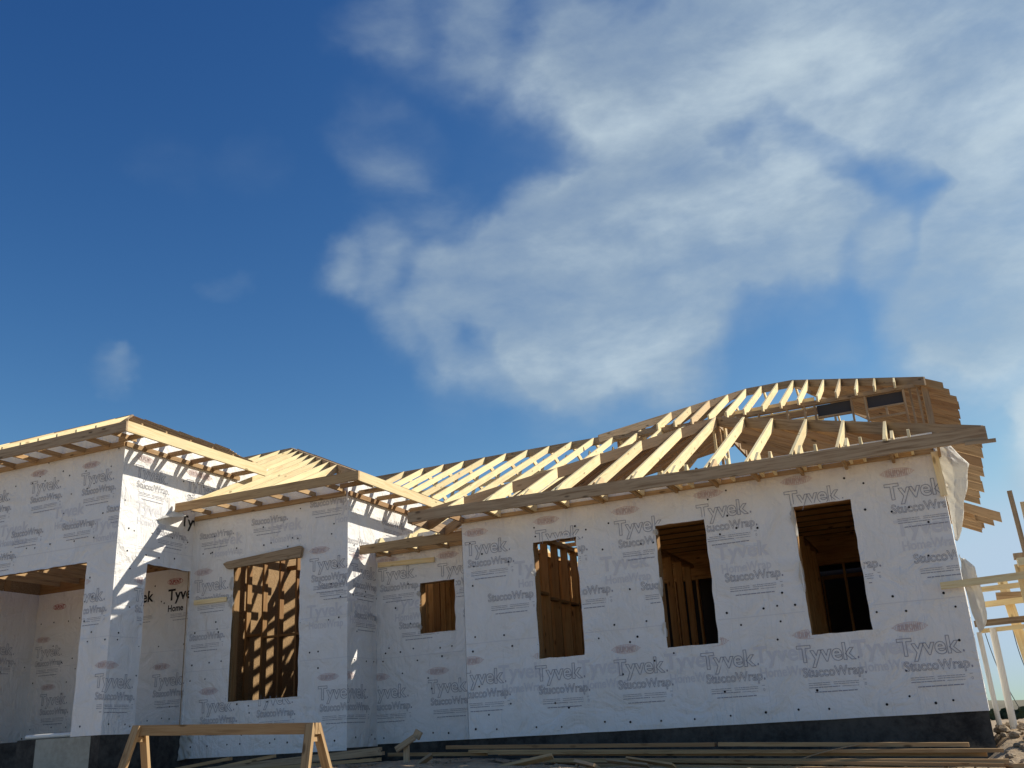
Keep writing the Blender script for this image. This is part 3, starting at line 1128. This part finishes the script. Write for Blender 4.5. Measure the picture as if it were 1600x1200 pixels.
# ---- main roof
Y0, Z0, YR = .72, 3.52, 8.40
ZR = Z0 + MS * (YR - Y0)
MN = hipb(HOUSE, (-8.6, YR + .02, ZR), (1.7, YR + .02, ZR), name='main_ridge_board', mt='stain')
for k in range(-3, 17):
    x = -6.11 + .637 * k
    if x < -1.96:
        y0 = 1.30 - x
    elif x < -.69:
        y0 = .72
    elif x < 3.8:
        y0 = x + 1.78
    else:
        continue
    yt = YR if x < 1.7 else 7.86
    if yt - y0 > .4:
        poly_rafter(MN, 'Y', x, y0, Z0 + MS * (y0 - Y0), yt, fb=3.37 if y0 < .8 else None, dz=.155, name='rafter')
    if x < 1.6:
        m_ = poly_rafter(MN, 'Y', x + .03, YR + 5.5, ZR - MS * 5.5, YR + .06, name='rear_rafter', dz=.15)
for x in (-2.288, -1.651, -1.014, -.377):
    board(MN, (x + .045, .72, 3.415), (x + .045, 1.31, 3.415), .04, .085, 'lookout', 'tan')
    if x < -.9:
        m = MB()
        s_ = x + .12
        pts = [(.73, 3.50), (.82, 3.64), (.88, 3.66), (1.1, 3.52), (1.1, 3.40), (.73, 3.40)]
        m.prism([(s_ - .02, a, b_) for a, b_ in pts], [(s_ + .02, a, b_) for a, b_ in pts], V((0, 1, 0)))
        m.build('blocking', 'wood', MN)
m = MB()
m.box(-2.53, -.0, .68, .72, 3.36, 3.53)
m.build('fascia', 'tan', MN)
board(MN, (-2.54, 1.285, 3.445), (-.02, 1.285, 3.445), .04, .09, 'ledger', 'tan')
# valley boards
hipb(MN, (-.67, 1.02, 3.64), (3.75, 5.45, 5.76), name='valley_board')
hipb(MN, (-1.94, 3.18, 4.70), (-6.6, 7.85, 6.92), name='valley_board')
hipb(MN, (-2.5, .74, 3.52), (-1.2, .76, 3.56), dz=.08, name='sub_fascia')
# purlins and struts under the main roof
for (yy) in (3.9, 6.3):
    zz = Z0 + MS * (yy - Y0) - .30
    board(MN, (-5.6 if yy > 6 else -2.2, yy, zz), (1.5, yy, zz), .04, .14, 'purlin', 'wood')
for k in range(0, 12):
    x = -5.5 + .637 * k
    board(MN, (x, YR - .3, ZR - .45), (x + .02, YR - 1.9, ZR - 3.0), .04, .09, 'strut', 'wood')

# ---- raised rear roof
YU, ZU, MU = 11.0, 8.64, .487
XL, XR = 3.23, 4.51
UR = hipb(HOUSE, (XL, YU, ZU), (XR, YU, ZU), name='upper_ridge_board', mt='stain')
hipb(UR, (XL - 3.25, YU - 3.25, ZU - MU * 3.25), (XL, YU, ZU))
hipb(UR, (XR + 3.2, YU - 3.2, ZU - MU * 3.2), (XR, YU, ZU))
hipb(UR, (XL - 3.2, YU + 3.2, ZU - MU * 3.2), (XL, YU, ZU))
hipb(UR, (XR + 3.2, YU + 3.2, ZU - MU * 3.2), (XR, YU, ZU))
for k in range(-8, 8):
    x = XR - .427 * k
    if x > 7.4 or x < .2:
        continue
    yt = YU if XL <= x <= XR else (YU - (XL - x) if x < XL else YU - (x - XR))
    y0 = 7.80
    if yt - y0 < .25:
        continue
    z0 = ZU - MU * (YU - y0)
    nt = (8.02, 8.16, 7.055) if yt > 8.4 else None
    poly_rafter(UR, 'Y', x, y0, z0, yt - .02, dz=.20, ms=MU, notch=nt, name='jack_rafter', rnd=.03 if k == 5 else None)
    if k % 2 == 0 and yt - y0 > .6:
        poly_rafter(UR, 'Y', x + .03, 2 * YU - y0, z0, 2 * YU - yt + .02, dz=.16, ms=MU, name='rear_rafter')
for y in frange(7.95, 15.5, .427):
    t = abs(YU - y)
    top = XR + t if t < 3.2 else XR + 3.2
    low = 8.36 + random.uniform(-.08, .04) - (0.0 if y > 8.6 else .22)
    poly_rafter(UR, 'X', y, low, ZU - MU * (low - XR), top + .02, dz=.19, ms=MU, name='side_rafter', mt='tan')
for y in frange(8.1, 13.5, .64):
    t = abs(YU - y)
    top = XL - t
    low = .15
    if top - low > .3:
        poly_rafter(UR, 'X', y, low, ZU - MU * (XL - low), top - .02, dz=.19, ms=MU, name='side_rafter', mt='tan')
# clerestory stud wall carrying it
board(UR, (3.2, 8.09, 7.00), (7.74, 8.09, 7.00), .12, .10, 'top_plate', 'stain')
board(UR, (0.3, 8.09, 7.00), (3.19, 8.09, 7.00), .12, .10, 'top_plate', 'stain')
board(UR, (3.2, 8.6, 6.95), (5.4, 8.6, 6.95), .05, .16, 'tie_beam', 'stain')
PW = board(UR, (7.68, 8.09, 4.6), (7.68, 8.09, 6.95), .13, .12, 'corner_post', 'stain')
for x in (3.6, 3.95, 4.62, 5.02, 5.25, 6.08, 6.38, 7.22, 7.36, 7.52):
    board(UR, (x, 8.09, 4.9), (x, 8.09, 6.95), .045, .10, 'stud', 'stain', up=V((0, 1, 0)))
for (a, b_) in ((5.30, 6.05), (6.42, 7.19)):
    m = MB()
    m.box(a, b_, 8.10, 8.12, 6.65, 6.93)
    m.build('dark_panel', 'felt', UR)
    board(UR, (a, 8.09, 6.63), (b_, 8.09, 6.63), .09, .04, 'panel_rail', 'stain')
    board(UR, (a, 8.09, 6.40), (b_, 8.09, 6.40), .09, .045, 'sill', 'stain')
    board(UR, ((a + b_) / 2, 8.09, 6.42), ((a + b_) / 2, 8.09, 6.60), .045, .09, 'cripple', 'stain', up=V((0, 1, 0)))
board(UR, (7.66, 8.2, 6.98), (7.66, 14, 6.98), .12, .10, 'top_plate', 'stain')
board(UR, (5.5, 8.0, 5.72), (7.6, 8.0, 5.62), .05, .30, 'rim_board', 'stain')
board(UR, (6.35, 7.96, 5.72), (7.5, 7.96, 5.64), .03, .07, 'dark_strip', 'felt')
for y in (8.8, 9.6, 10.4, 11.2):
    board(UR, (3.0, y, 7.3), (5.2, y, 7.3), .04, .14, 'collar_tie', 'wood')
board(UR, (7.60, 8.2, 5.3), (7.60, 14.0, 5.3), .04, .28, 'rim_board', 'brown')

# ------------------------------------------------------------------ interior framing
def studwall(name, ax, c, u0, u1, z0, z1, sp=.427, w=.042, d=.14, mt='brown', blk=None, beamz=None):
    par = MB()
    if ax == 'Y':
        par.box(u0, u1, c - d / 2, c + d / 2, z1 - .08, z1)
    else:
        par.box(c - d / 2, c + d / 2, u0, u1, z1 - .08, z1)
    P = par.build(name, mt, HOUSE)
    m = MB()
    if ax == 'Y':
        m.box(u0, u1, c - d / 2, c + d / 2, z0, z0 + .042)
    else:
        m.box(c - d / 2, c + d / 2, u0, u1, z0, z0 + .042)
    m.build('bottom_plate', mt, P)
    u = u0 + w / 2
    prev = None
    while u <= u1 - w / 2 + 1e-6:
        m = MB()
        uu = u + random.uniform(-.015, .015)
        if ax == 'Y':
            m.box(uu - w / 2, uu + w / 2, c - d / 2 + .002, c + d / 2 - .002, z0 + .043, z1 - .081)
        else:
            m.box(c - d / 2 + .002, c + d / 2 - .002, uu - w / 2, uu + w / 2, z0 + .043, z1 - .081)
        m.build('stud', mt, P)
        if blk and prev is not None:
            m = MB()
            zb = blk + random.choice((-.03, .03))
            if ax == 'Y':
                m.box(prev + w / 2 + .001, uu - w / 2 - .001, c - .06, c + .06, zb, zb + .042)
            else:
                m.box(c - .06, c + .06, prev + w / 2 + .001, uu - w / 2 - .001, zb, zb + .042)
            m.build('blocking', mt, P)
        prev = uu
        u += sp
    return P


# right wing partitions
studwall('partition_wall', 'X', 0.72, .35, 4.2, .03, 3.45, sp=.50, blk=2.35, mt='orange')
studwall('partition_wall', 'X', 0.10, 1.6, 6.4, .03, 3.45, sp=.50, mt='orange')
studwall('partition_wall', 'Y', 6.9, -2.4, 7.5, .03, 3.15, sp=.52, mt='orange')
m = MB()
m.box(-2.4, 7.5, 6.84, 6.98, 3.16, 3.66)
m.build('interior_beam', 'orange', HOUSE)
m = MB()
m.box(2.6, 2.62, 7.0, 10.9, 0, 3.5)  # added wall closing the room to light; black colour imitates its shade
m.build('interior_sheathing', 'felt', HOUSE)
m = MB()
m.box(-2.4, 2.6, 7.2, 7.22, 0, 3.5)  # added black sheet, room shade put into its colour
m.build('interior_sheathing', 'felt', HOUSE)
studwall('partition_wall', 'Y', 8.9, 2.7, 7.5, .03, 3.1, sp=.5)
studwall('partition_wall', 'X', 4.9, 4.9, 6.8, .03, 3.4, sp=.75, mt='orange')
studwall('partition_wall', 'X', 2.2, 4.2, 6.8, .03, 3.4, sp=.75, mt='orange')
for y in frange(.45, 6.7, .56):
    m = MB()
    m.box(.1, 7.5, y - .02, y + .02, 3.585, 3.66)
    m.build('ceiling_joist', 'orange', HOUSE)
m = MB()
m.box(-.05, 7.5, 10.9, 10.95, 0, 3.6)  # added near-black backing; the darkness of the rear room is painted
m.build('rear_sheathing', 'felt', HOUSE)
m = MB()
m.box(7.5, 7.55, 7.0, 10.9, 0, 3.6)  # added dark side sheet, shuts light out of the same room
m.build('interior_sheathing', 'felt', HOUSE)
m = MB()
m.box(3.0, 7.5, 7.2, 10.8, 3.47, 3.5)  # added black lid keeping light out of the rear room
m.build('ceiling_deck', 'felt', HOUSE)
m = MB()
m.box(1.3, 7.5, 1.0, 7.1, 3.663, 3.68)  # deck added above the joists to cut sunlight through the open rafters
m.build('ceiling_deck', 'osb', HOUSE)
m = MB()
m.box(-6.24, -6.20, .5, 4.9, 0, 4.3)
m.build('interior_sheathing', 'osb', HOUSE)
# middle block
studwall('partition_wall', 'Y', 1.9, -6.1, -2.75, 0, 4.1, sp=.42, blk=2.2)
studwall('partition_wall', 'Y', 3.4, -7.5, -2.75, 0, 3.9, sp=.62)
m = MB()
m.box(-9.0, -2.75, 4.9, 4.92, 0, 3.3)
m.build('interior_sheathing', 'osb', HOUSE)
m = MB()
m.box(-8.5, -2.8, 4.78, 4.89, 3.32, 3.6)
m.build('interior_beam', 'wood', HOUSE)
for x in frange(-5.9, -2.8, .637):
    board(HOUSE, (x, .5, 4.12), (x, 3.4, 4.12), .042, .14, 'ceiling_joist', 'wood')
# recess room
studwall('partition_wall', 'X', -1.95, 1.6, 4.5, 0, 3.4, sp=.24, mt='orange')
m = MB()
m.box(-2.5, 0.0, 2.2, 7.0, 3.42, 3.44)
m.build('ceiling_deck', 'osb', HOUSE)
studwall('partition_wall', 'Y', 4.6, -2.5, 0.2, 0, 3.4, sp=.3)

# boards nailed on the wrap, and the header board hung over the middle window
m = MB()
A = [(-5.33, 3.33), (-5.42, 3.52), (-3.56, 3.60), (-3.53, 3.43)]
A = [(-5.30, 3.36), (-5.40, 3.47), (-5.30, 3.50), (-3.58, 3.60), (-3.53, 3.55), (-3.57, 3.38)]
m.prism([(x, .25, z) for x, z in A], [(x, .325, z) for x, z in A], V((1, 0, .03)))
m.build('header_board', 'stain', WMF)
board(WMF, (-6.12, .31, 2.80), (-5.32, .31, 2.79), .03, .085, 'batten')
board(WRC, (-2.50, 1.285, 3.235), (-1.27, 1.285, 3.20), .03, .09, 'batten')
board(WP5, (-13.4, .56, 2.40), (-12.3, .56, 2.40), .03, .10, 'batten')
board(WRR, (7.60, -.05, 3.50), (7.615, -.05, 2.86), .09, .035, 'corner_batten', 'wood', up=V((0, 1, 0)))


# torn flaps of wrap
def flap(name, par, pts_rows, seed, amp=.03):
    """grid of points rows -> double skin sheet"""
    R_, C_ = len(pts_rows), len(pts_rows[0])
    sub = 9
    rows = []
    for i in range((R_ - 1) * sub + 1):
        a, fa = divmod(i, sub)
        a2 = min(a + 1, R_ - 1)
        fa /= sub
        row = []
        for j in range((C_ - 1) * sub + 1):
            b_, fb_ = divmod(j, sub)
            b2 = min(b_ + 1, C_ - 1)
            fb_ /= sub
            p = (V(pts_rows[a][b_]).lerp(V(pts_rows[a][b2]), fb_)).lerp(V(pts_rows[a2][b_]).lerp(V(pts_rows[a2][b2]), fb_), fa)
            p = p + V((noise.noise(p * 4 + V((seed, 0, 0))), noise.noise(p * 4 + V((0, seed, 0))), noise.noise(p * 5 + V((0, 0, seed))) * .6)) * amp
            p = p + V((.3, 1, .1)) * (abs(noise.noise(V((p.x * 9 + p.z * 5, p.z * 3, seed)))) - .2) * .05
            row.append(p)
        rows.append(row)
    vs = [p for r in rows for p in r]
    n = len(rows[0])
    fs = [(i * n + j, i * n + j + 1, (i + 1) * n + j + 1, (i + 1) * n + j) for i in range(len(rows) - 1) for j in range(n - 1)]
    me = bpy.data.meshes.new(name)
    me.from_pydata(vs, [], fs)
    me.materials.append(M['flapm'])
    o = bpy.data.objects.new(name, me)
    COL.objects.link(o)
    o.parent = par
    smooth(o)
    so_ = o.modifiers.new('thick', 'SOLIDIFY')
    so_.thickness = .003
    return o


fm = wrap_mat('loose_wrap', (0.80, 0.79, 0.76))
t = fm.node_tree
tr = t.nodes.new('ShaderNodeBsdfTranslucent')
tr.inputs[0].default_value = (0.80, 0.77, 0.70, 1)
mx = t.nodes.new('ShaderNodeMixShader')
mx.inputs[0].default_value = 0.5
outn = [n for n in t.nodes if n.type == 'OUTPUT_MATERIAL'][0]
t.links.new(t.nodes['Principled BSDF'].outputs[0], mx.inputs[1])
t.links.new(tr.outputs[0], mx.inputs[2])
t.links.new(mx.outputs[0], outn.inputs[0])
M['flapm'] = fm
flap('torn_wrap_flap', WRR, [[(7.64, .02, 3.60), (7.72, -.02, 3.60), (7.82, .05, 3.56)],
                             [(7.64, .02, 3.30), (7.82, -.06, 3.34), (8.01, .05, 3.27)],
                             [(7.64, .02, 2.90), (7.76, -.06, 2.90), (7.90, .05, 2.85)],
                             [(7.64, .02, 2.55), (7.70, -.03, 2.52), (7.78, .04, 2.50)],
                             [(7.64, .02, 2.25), (7.67, .0, 2.22), (7.70, .03, 2.28)]], 3, .022)
flap('torn_wrap_flap', WRR, [[(7.64, .03, 2.05), (7.66, -.02, 1.98), (7.70, .05, 1.98)],
                             [(7.64, .03, 1.80), (7.70, -.04, 1.80), (7.80, .05, 1.85)],
                             [(7.66, .03, 1.45), (7.74, -.05, 1.45), (7.84, .05, 1.42)],
                             [(7.68, .03, 1.10), (7.76, -.02, 1.16), (7.83, .05, 1.22)],
                             [(7.70, .03, .98), (7.75, .0, 1.02), (7.80, .05, 1.12)]], 8, .025)
flap('torn_wrap_flap', WMF, [[(-6.27, -.2, 4.62), (-6.22, -.24, 4.60), (-6.05, -.27, 4.50)],
                             [(-6.26, -.45, 4.42), (-6.16, -.35, 4.44), (-5.98, -.28, 4.44)],
                             [(-6.24, -.72, 4.28), (-6.12, -.50, 4.36), (-5.9, -.28, 4.40)]], 5, .05)
flap('torn_wrap_flap', WMF, [[(-6.26, .32, .45), (-6.16, .31, .45), (-6.0, .33, .45)],
                             [(-6.28, .28, .15), (-6.15, .30, .15), (-6.0, .32, .15)],
                             [(-6.30, .24, -.10), (-6.16, .27, -.08), (-6.0, .31, -.05)]], 6, .02)
# curled cut edges of the wrap beside the openings
for (x, y, z, h_, par) in ((1.30, -.03, 2.45, .12, WRW), (3.39, -.03, 1.30, .22, WRW), (3.40, -.03, 1.9, .3, WRW), (3.40, -.03, 2.85, .10, WRW), (5.52, -.03, 1.75, .45, WRW), (5.53, -.03, 2.55, .5, WRW),
                           (-5.22, .31, 2.95, .25, WMF), (-5.22, .31, 2.60, .26, WMF), (-1.62, 1.28, 2.55, .1, WRC), (-1.62, 1.28, 1.95, .1, WRC)):
    flap('wrap_edge', par, [[(x, y, z + h_), (x + .02, y + .03, z + h_)], [(x - .035, y - .03, z + h_ * .5), (x + .03, y + .05, z + h_ * .5)], [(x, y, z), (x + .02, y + .03, z)]], z, .012)

# ------------------------------------------------------------------ sawhorse
def saw():
    S = empty('sawhorse', (0.35, -6.3, gz(0.35, -6.3)))
    tag(S, 'pale wooden sawhorse standing alone in front of the house', 'sawhorse')
    off = S.location
    L = lambda p: V(p) - off
    A, B = V((-.85, -6.3, .338)), V((1.54, -6.3, .24))
    g = -.66

    def bd(a, b_, w, h, nm, up=V((0, 0, 1)), drop=False, mt='tan'):
        m = MB()
        m.beam(L(a), L(b_), w, h, up, 0, None, drop)
        m.build(nm, mt, S)
    bd(A, B, .042, .108, 'beam', drop=True)
    bd(A + V((0, .05, -.001)), B + V((0, .05, -.001)), .042, .105, 'beam', drop=True)
    for (P, sx) in ((A + V((.06, .02, -.02)), -1), (B + V((-.06, .02, -.02)), 1)):
        for sy in (-1, 1):
            foot = V((P.x + sx * .10, P.y + sy * .33, g + .01))
            bd(P + V((0, sy * .045, .01)), foot, .042, .095, 'leg', up=V((sx * 1.0, 0, 0.1)))
        q = P + V((sx * .035, 0, -.50))
        bd(q + V((0, -.20, 0)), q + V((0, .20, 0)), .03, .10, 'brace')
        q = P + V((sx * .01, 0, -.13))
        bd(q + V((0, -.09, 0)), q + V((0, .09, 0)), .03, .05, 'gusset')


saw()


# ------------------------------------------------------------------ loose lumber
def lumber(name, p0, p1, w, h, label, group=None, mt='wood', cat='board', roll=0.0):
    p0, p1 = V(p0), V(p1)
    c = (p0 + p1) / 2
    m = MB()
    up = V((0, math.sin(roll), math.cos(roll)))
    m.beam(p0 - c, p1 - c, w, h, up)
    o = m.build(name, mt)
    o.location = c
    tag(o, label, cat, group)
    return o


GP = 'boards stacked along the right wing foundation'
pile = [((.12, -.95, -.095), (4.2, -.95, -.235), 'long pale board topmost at the left end of the stack below the first window'),
        ((4.25, -.95, -.235), (7.32, -.95, -.375), 'pale board topmost at the right end of the stack by the house corner'),
        ((.9, -1.12, -.20), (7.69, -1.12, -.45), 'board showing its lit top edge second from the top of the long stack'),
        ((1.0, -.98, -.215), (7.5, -.98, -.49), 'long board tucked directly under the topmost boards of the stack'),
        ((1.5, -1.30, -.315), (7.72, -1.30, -.565), 'long board third from the top on the front of the stack'),
        ((1.9, -1.12, -.35), (7.6, -1.12, -.60), 'long board in the middle of the stack behind its front board'),
        ((2.6, -1.52, -.42), (7.60, -1.55, -.655), 'lowest front board of the long stack lying on the dirt'),
        ((3.4, -1.38, -.385), (7.66, -1.40, -.60), 'thin board on the right half of the stack below its long front board'),
        ((.55, -1.05, -.165), (5.6, -1.08, -.375), 'warped board whose left end sticks out of the stack'),
        ((-.9, -1.0, -.155), (.75, -.9, -.215), 'thin board lying between the stake and the long stack'),
        ((7.75, -1.7, -.60), (9.6, -1.9, -.64), 'reddish board end lying at the bottom right corner beyond the stack')]
for i, (a, b_, l) in enumerate(pile):
    lumber('lumber_board', a, b_, .15 if i < 9 else .05, (.05, .05, .042, .05, .05, .06, .05, .042, .042, .05, .05)[i], l, GP if i < 9 else None,
           mt='tan')
left = [((-5.1, -1.0, -.22), (-4.0, -.95, -.095), 'short pale board rising to the right behind the sawhorse'),
        ((-4.9, -1.25, -.27), (-1.07, -.95, -.065), 'long thin board sloping up to the foot of the recessed wall'),
        ((-4.4, -1.1, -.26), (-3.1, -.95, -.09), 'grey board beneath the rising board behind the sawhorse'),
        ((-4.1, -1.45, -.27), (-.9, -1.15, -.13), 'flat board in front of the sloping boards left of the stake'),
        ((-3.6, -1.7, -.285), (-.8, -1.4, -.21), 'lowest board in the heap left of the leaning stake'),
        ((-2.6, -1.2, -.20), (-1.0, -1.1, -.10), 'short board with a cut end in the heap near the stake')]
for i, (a, b_, l) in enumerate(left):
    lumber('lumber_board', a, b_, .10, .05, l, 'loose boards heaped left of the stake', mt='tan' if i % 2 == 0 else 'stain')

# survey stake with its cross piece, scraps
S = empty('wooden_stake', (-.4, -1.3, -.35))
tag(S, 'crooked wooden stake with a slanting cross piece before the recessed wall', 'stake')


def sbd(par, a, b_, w, h, nm, mt='wood', up=V((0, -1, 0))):
    m = MB()
    off = par.location
    m.beam(V(a) - off, V(b_) - off, w, h, up)
    return m.build(nm, mt, par)


sbd(S, (-.40, -1.30, -.42), (-.43, -1.25, .02), .085, .04, 'stake_post', 'stain')
sbd(S, (-.56, -1.33, -.09), (-.24, -1.33, .075), .085, .04, 'cross_piece', 'stain')
sbd(S, (-.28, -1.22, .06), (-.22, -1.22, .16), .12, .04, 'end_block', 'stain')
for (a, b_, w, h, l) in (((-.30, -1.65, -.47), (.06, -1.35, -.19), .12, .04, 'short board offcut leaning beside the stake with a round hole in it'),
                         ((1.35, -1.9, -.40), (2.15, -1.75, -.27), .10, .04, 'pale offcut with a sunlit edge lying before the stack'),
                         ((2.5, -1.75, -.36), (2.85, -1.95, -.42), .13, .04, 'stamped plywood offcut tilted in the dirt left of two thin laths'),
                         ((2.95, -1.8, -.36), (3.55, -1.95, -.43), .09, .025, 'thin dark lath lying across the dirt before the stack'),
                         ((3.2, -1.7, -.345), (3.9, -2.0, -.44), .10, .025, 'thin pale lath lying across the dirt before the stack')):
    lumber('wood_offcut', a, b_, w, h, l, 'offcuts on the dirt', mt='tan' if 'pale' in l else 'stain', cat='offcut', roll=.5)

# white pipe on the porch slab
m = MB()
m.tube([(-.6, 0, 0), (.62, 0, 0)], .042, 14)
P = m.build('white_pipe', 'white')
P.location = (-7.55, -1.52, .442)
smooth(P)
tag(P, 'white roll of sheeting lying on the edge of the porch slab', 'roll')
m = MB()
m.tube([(-.603, 0, 0), (-.6005, 0, 0)], .02, 10)
m.build('roll_core', 'felt', P)

# cord over the stack
m = MB()
pts = []
for i in range(30):
    u = i / 29
    x = 4.9 + 1.3 * u
    pts.append((x, -1.5 + .55 * u + .05 * math.sin(u * 7), lerp(-.60, -.30, u) + .05 * math.sin(u * math.pi)))
m.tube(pts, .008, 6)
o = m.build('cord', 'stain')
tag(o, 'thin brown cord trailing across the right part of the board stack', 'cord')

# ------------------------------------------------------------------ scaffold at the right
SF = empty('timber_scaffold', (8.3, .6, gz(8.3, .6)))
tag(SF, 'tall timber scaffold of posts and rails beside the right corner', 'scaffold')


def sf(a, b_, w, h, nm, mt='wood', up=V((0, 0, 1))):
    m = MB()
    off = SF.location
    m.beam(V(a) - off, V(b_) - off, w, h, up)
    return m.build(nm, mt, SF)


sf((7.34, -.14, 1.625), (9.4, -.10, 1.69), .04, .095, 'plank', 'wood')
sf((7.72, .6, 1.60), (9.4, .6, 1.64), .04, .07, 'rail')
sf((7.78, .9, 1.42), (9.4, .9, 1.47), .04, .08, 'rail')
sf((7.66, .4, 1.13), (9.4, .4, 1.16), .04, .085, 'rail', 'stain')
sf((7.72, 1.0, 1.07), (9.4, 1.0, 1.12), .04, .06, 'rail')
sf((8.14, 1.2, 1.80), (8.35, 1.2, -.3), .13, .05, 'post', up=V((0, 1, 0)))
sf((8.40, .2, 1.85), (8.46, .2, -.4), .20, .05, 'post', up=V((0, 1, 0)))
sf((8.33, -.12, 1.83), (8.55, -.12, 1.83), .20, .10, 'block')
sf((8.42, .1, 1.98), (8.42, .1, 1.90), .22, .10, 'block', 'stain', up=V((0, 1, 0)))
sf((8.47, .6, 2.93), (8.50, .6, 1.75), .065, .04, 'upright', 'stain', up=V((0, 1, 0)))
sf((8.62, .6, 2.75), (8.62, .6, 1.75), .10, .04, 'upright', up=V((0, 1, 0)))
sf((8.02, 1.1, 1.52), (8.42, 1.1, 1.50), .09, .14, 'block', 'stain')
m = MB()
m.tube([(7.885, 1.0, 1.10), (7.89, 1.0, -.30)], .048, 12)
o = m.build('white_post', 'white')
smooth(o)
tag(o, 'white round post standing on the dirt mound beside the scaffold', 'post')
m = MB()
m.tube([(7.70, .9, 1.05), (7.715, .9, -.22)], .035, 10)
o = m.build('white_downpipe', 'white')
smooth(o)
tag(o, 'thin white pipe standing close against the right house corner', 'pipe')
for (a, b_, l) in (((7.78, 1.2, 1.05), (8.02, 1.4, .0), 'dark cable hanging between the wrap and the white post'),
                   ((8.15, 1.3, 1.10), (8.30, 1.5, .2), 'dark cable hanging between the white post and the timber post')):
    m = MB()
    a, b_ = V(a), V(b_)
    m.tube([a.lerp(b_, i / 12) + V((.04 * math.sin(math.pi * i / 12) * -1, 0, 0)) for i in range(13)], .006, 5)
    o = m.build('cable', 'wire')
    tag(o, l, 'cable')

# clods and stones on the mound and along the base
mb = MB()
rr = random.Random(3)


def clod(c, r):
    n1_, n2_ = 6, 4
    rings = []
    for j in range(1, n2_):
        ph = math.pi * j / n2_
        rings.append([c + V((math.cos(2 * math.pi * i / n1_) * math.sin(ph) * rr.uniform(.7, 1.2), math.sin(2 * math.pi * i / n1_) * math.sin(ph) * rr.uniform(.7, 1.2), math.cos(ph) * .65 * rr.uniform(.8, 1.2))) * r for i in range(n1_)])
    rings = [[c + (p - c) for p in ring] for ring in rings]
    top = c + V((0, 0, r * .65))
    bot = c - V((0, 0, r * .65))
    for ring in rings:
        for k in range(n1_):
            ring[k] = c + (ring[k] - c * 1.0) if False else ring[k]
    for i in range(n1_):
        j = (i + 1) % n1_
        mb.face([top, rings[0][i], rings[0][j]])
        mb.face([bot, rings[-1][j], rings[-1][i]])
        for q in range(len(rings) - 1):
            mb.face([rings[q][i], rings[q + 1][i], rings[q + 1][j], rings[q][j]])


def clod2(c, r):
    c = V(c)
    n1_, n2_ = 7, 5
    grid = []
    for j in range(1, n2_):
        ph = math.pi * j / n2_
        grid.append([c + V((math.cos(2 * math.pi * i / n1_) * math.sin(ph) * rr.uniform(.75, 1.2) * r,
                            math.sin(2 * math.pi * i / n1_) * math.sin(ph) * rr.uniform(.75, 1.2) * r,
                            math.cos(ph) * .65 * rr.uniform(.8, 1.2) * r)) for i in range(n1_)])
    top, bot = c + V((0, 0, r * .6)), c - V((0, 0, r * .6))
    for i in range(n1_):
        j = (i + 1) % n1_
        mb.face([top, grid[0][i], grid[0][j]])
        mb.face([bot, grid[-1][j], grid[-1][i]])
        for q in range(len(grid) - 1):
            mb.face([grid[q][i], grid[q + 1][i], grid[q + 1][j], grid[q][j]])


for _ in range(340):
    x = rr.uniform(7.72, 9.6)
    y = rr.uniform(-1.8, 3.0)
    r = rr.choice((.02, .03, .035, .05, .08)) * rr.uniform(.7, 1.3)
    clod2((x, y, gz(x, y) + r * .35), r)
for _ in range(420):
    x = rr.uniform(-5.5, 7.7)
    y = rr.uniform(-2.6, -.1)
    r = rr.choice((.012, .02, .03)) * rr.uniform(.7, 1.3)
    clod2((x, y, gz(x, y) + r * .35), r)
o = mb.build('dirt_clods', 'clod')
tag(o, 'loose clods and stones scattered over the dirt', 'clods', kind='stuff')
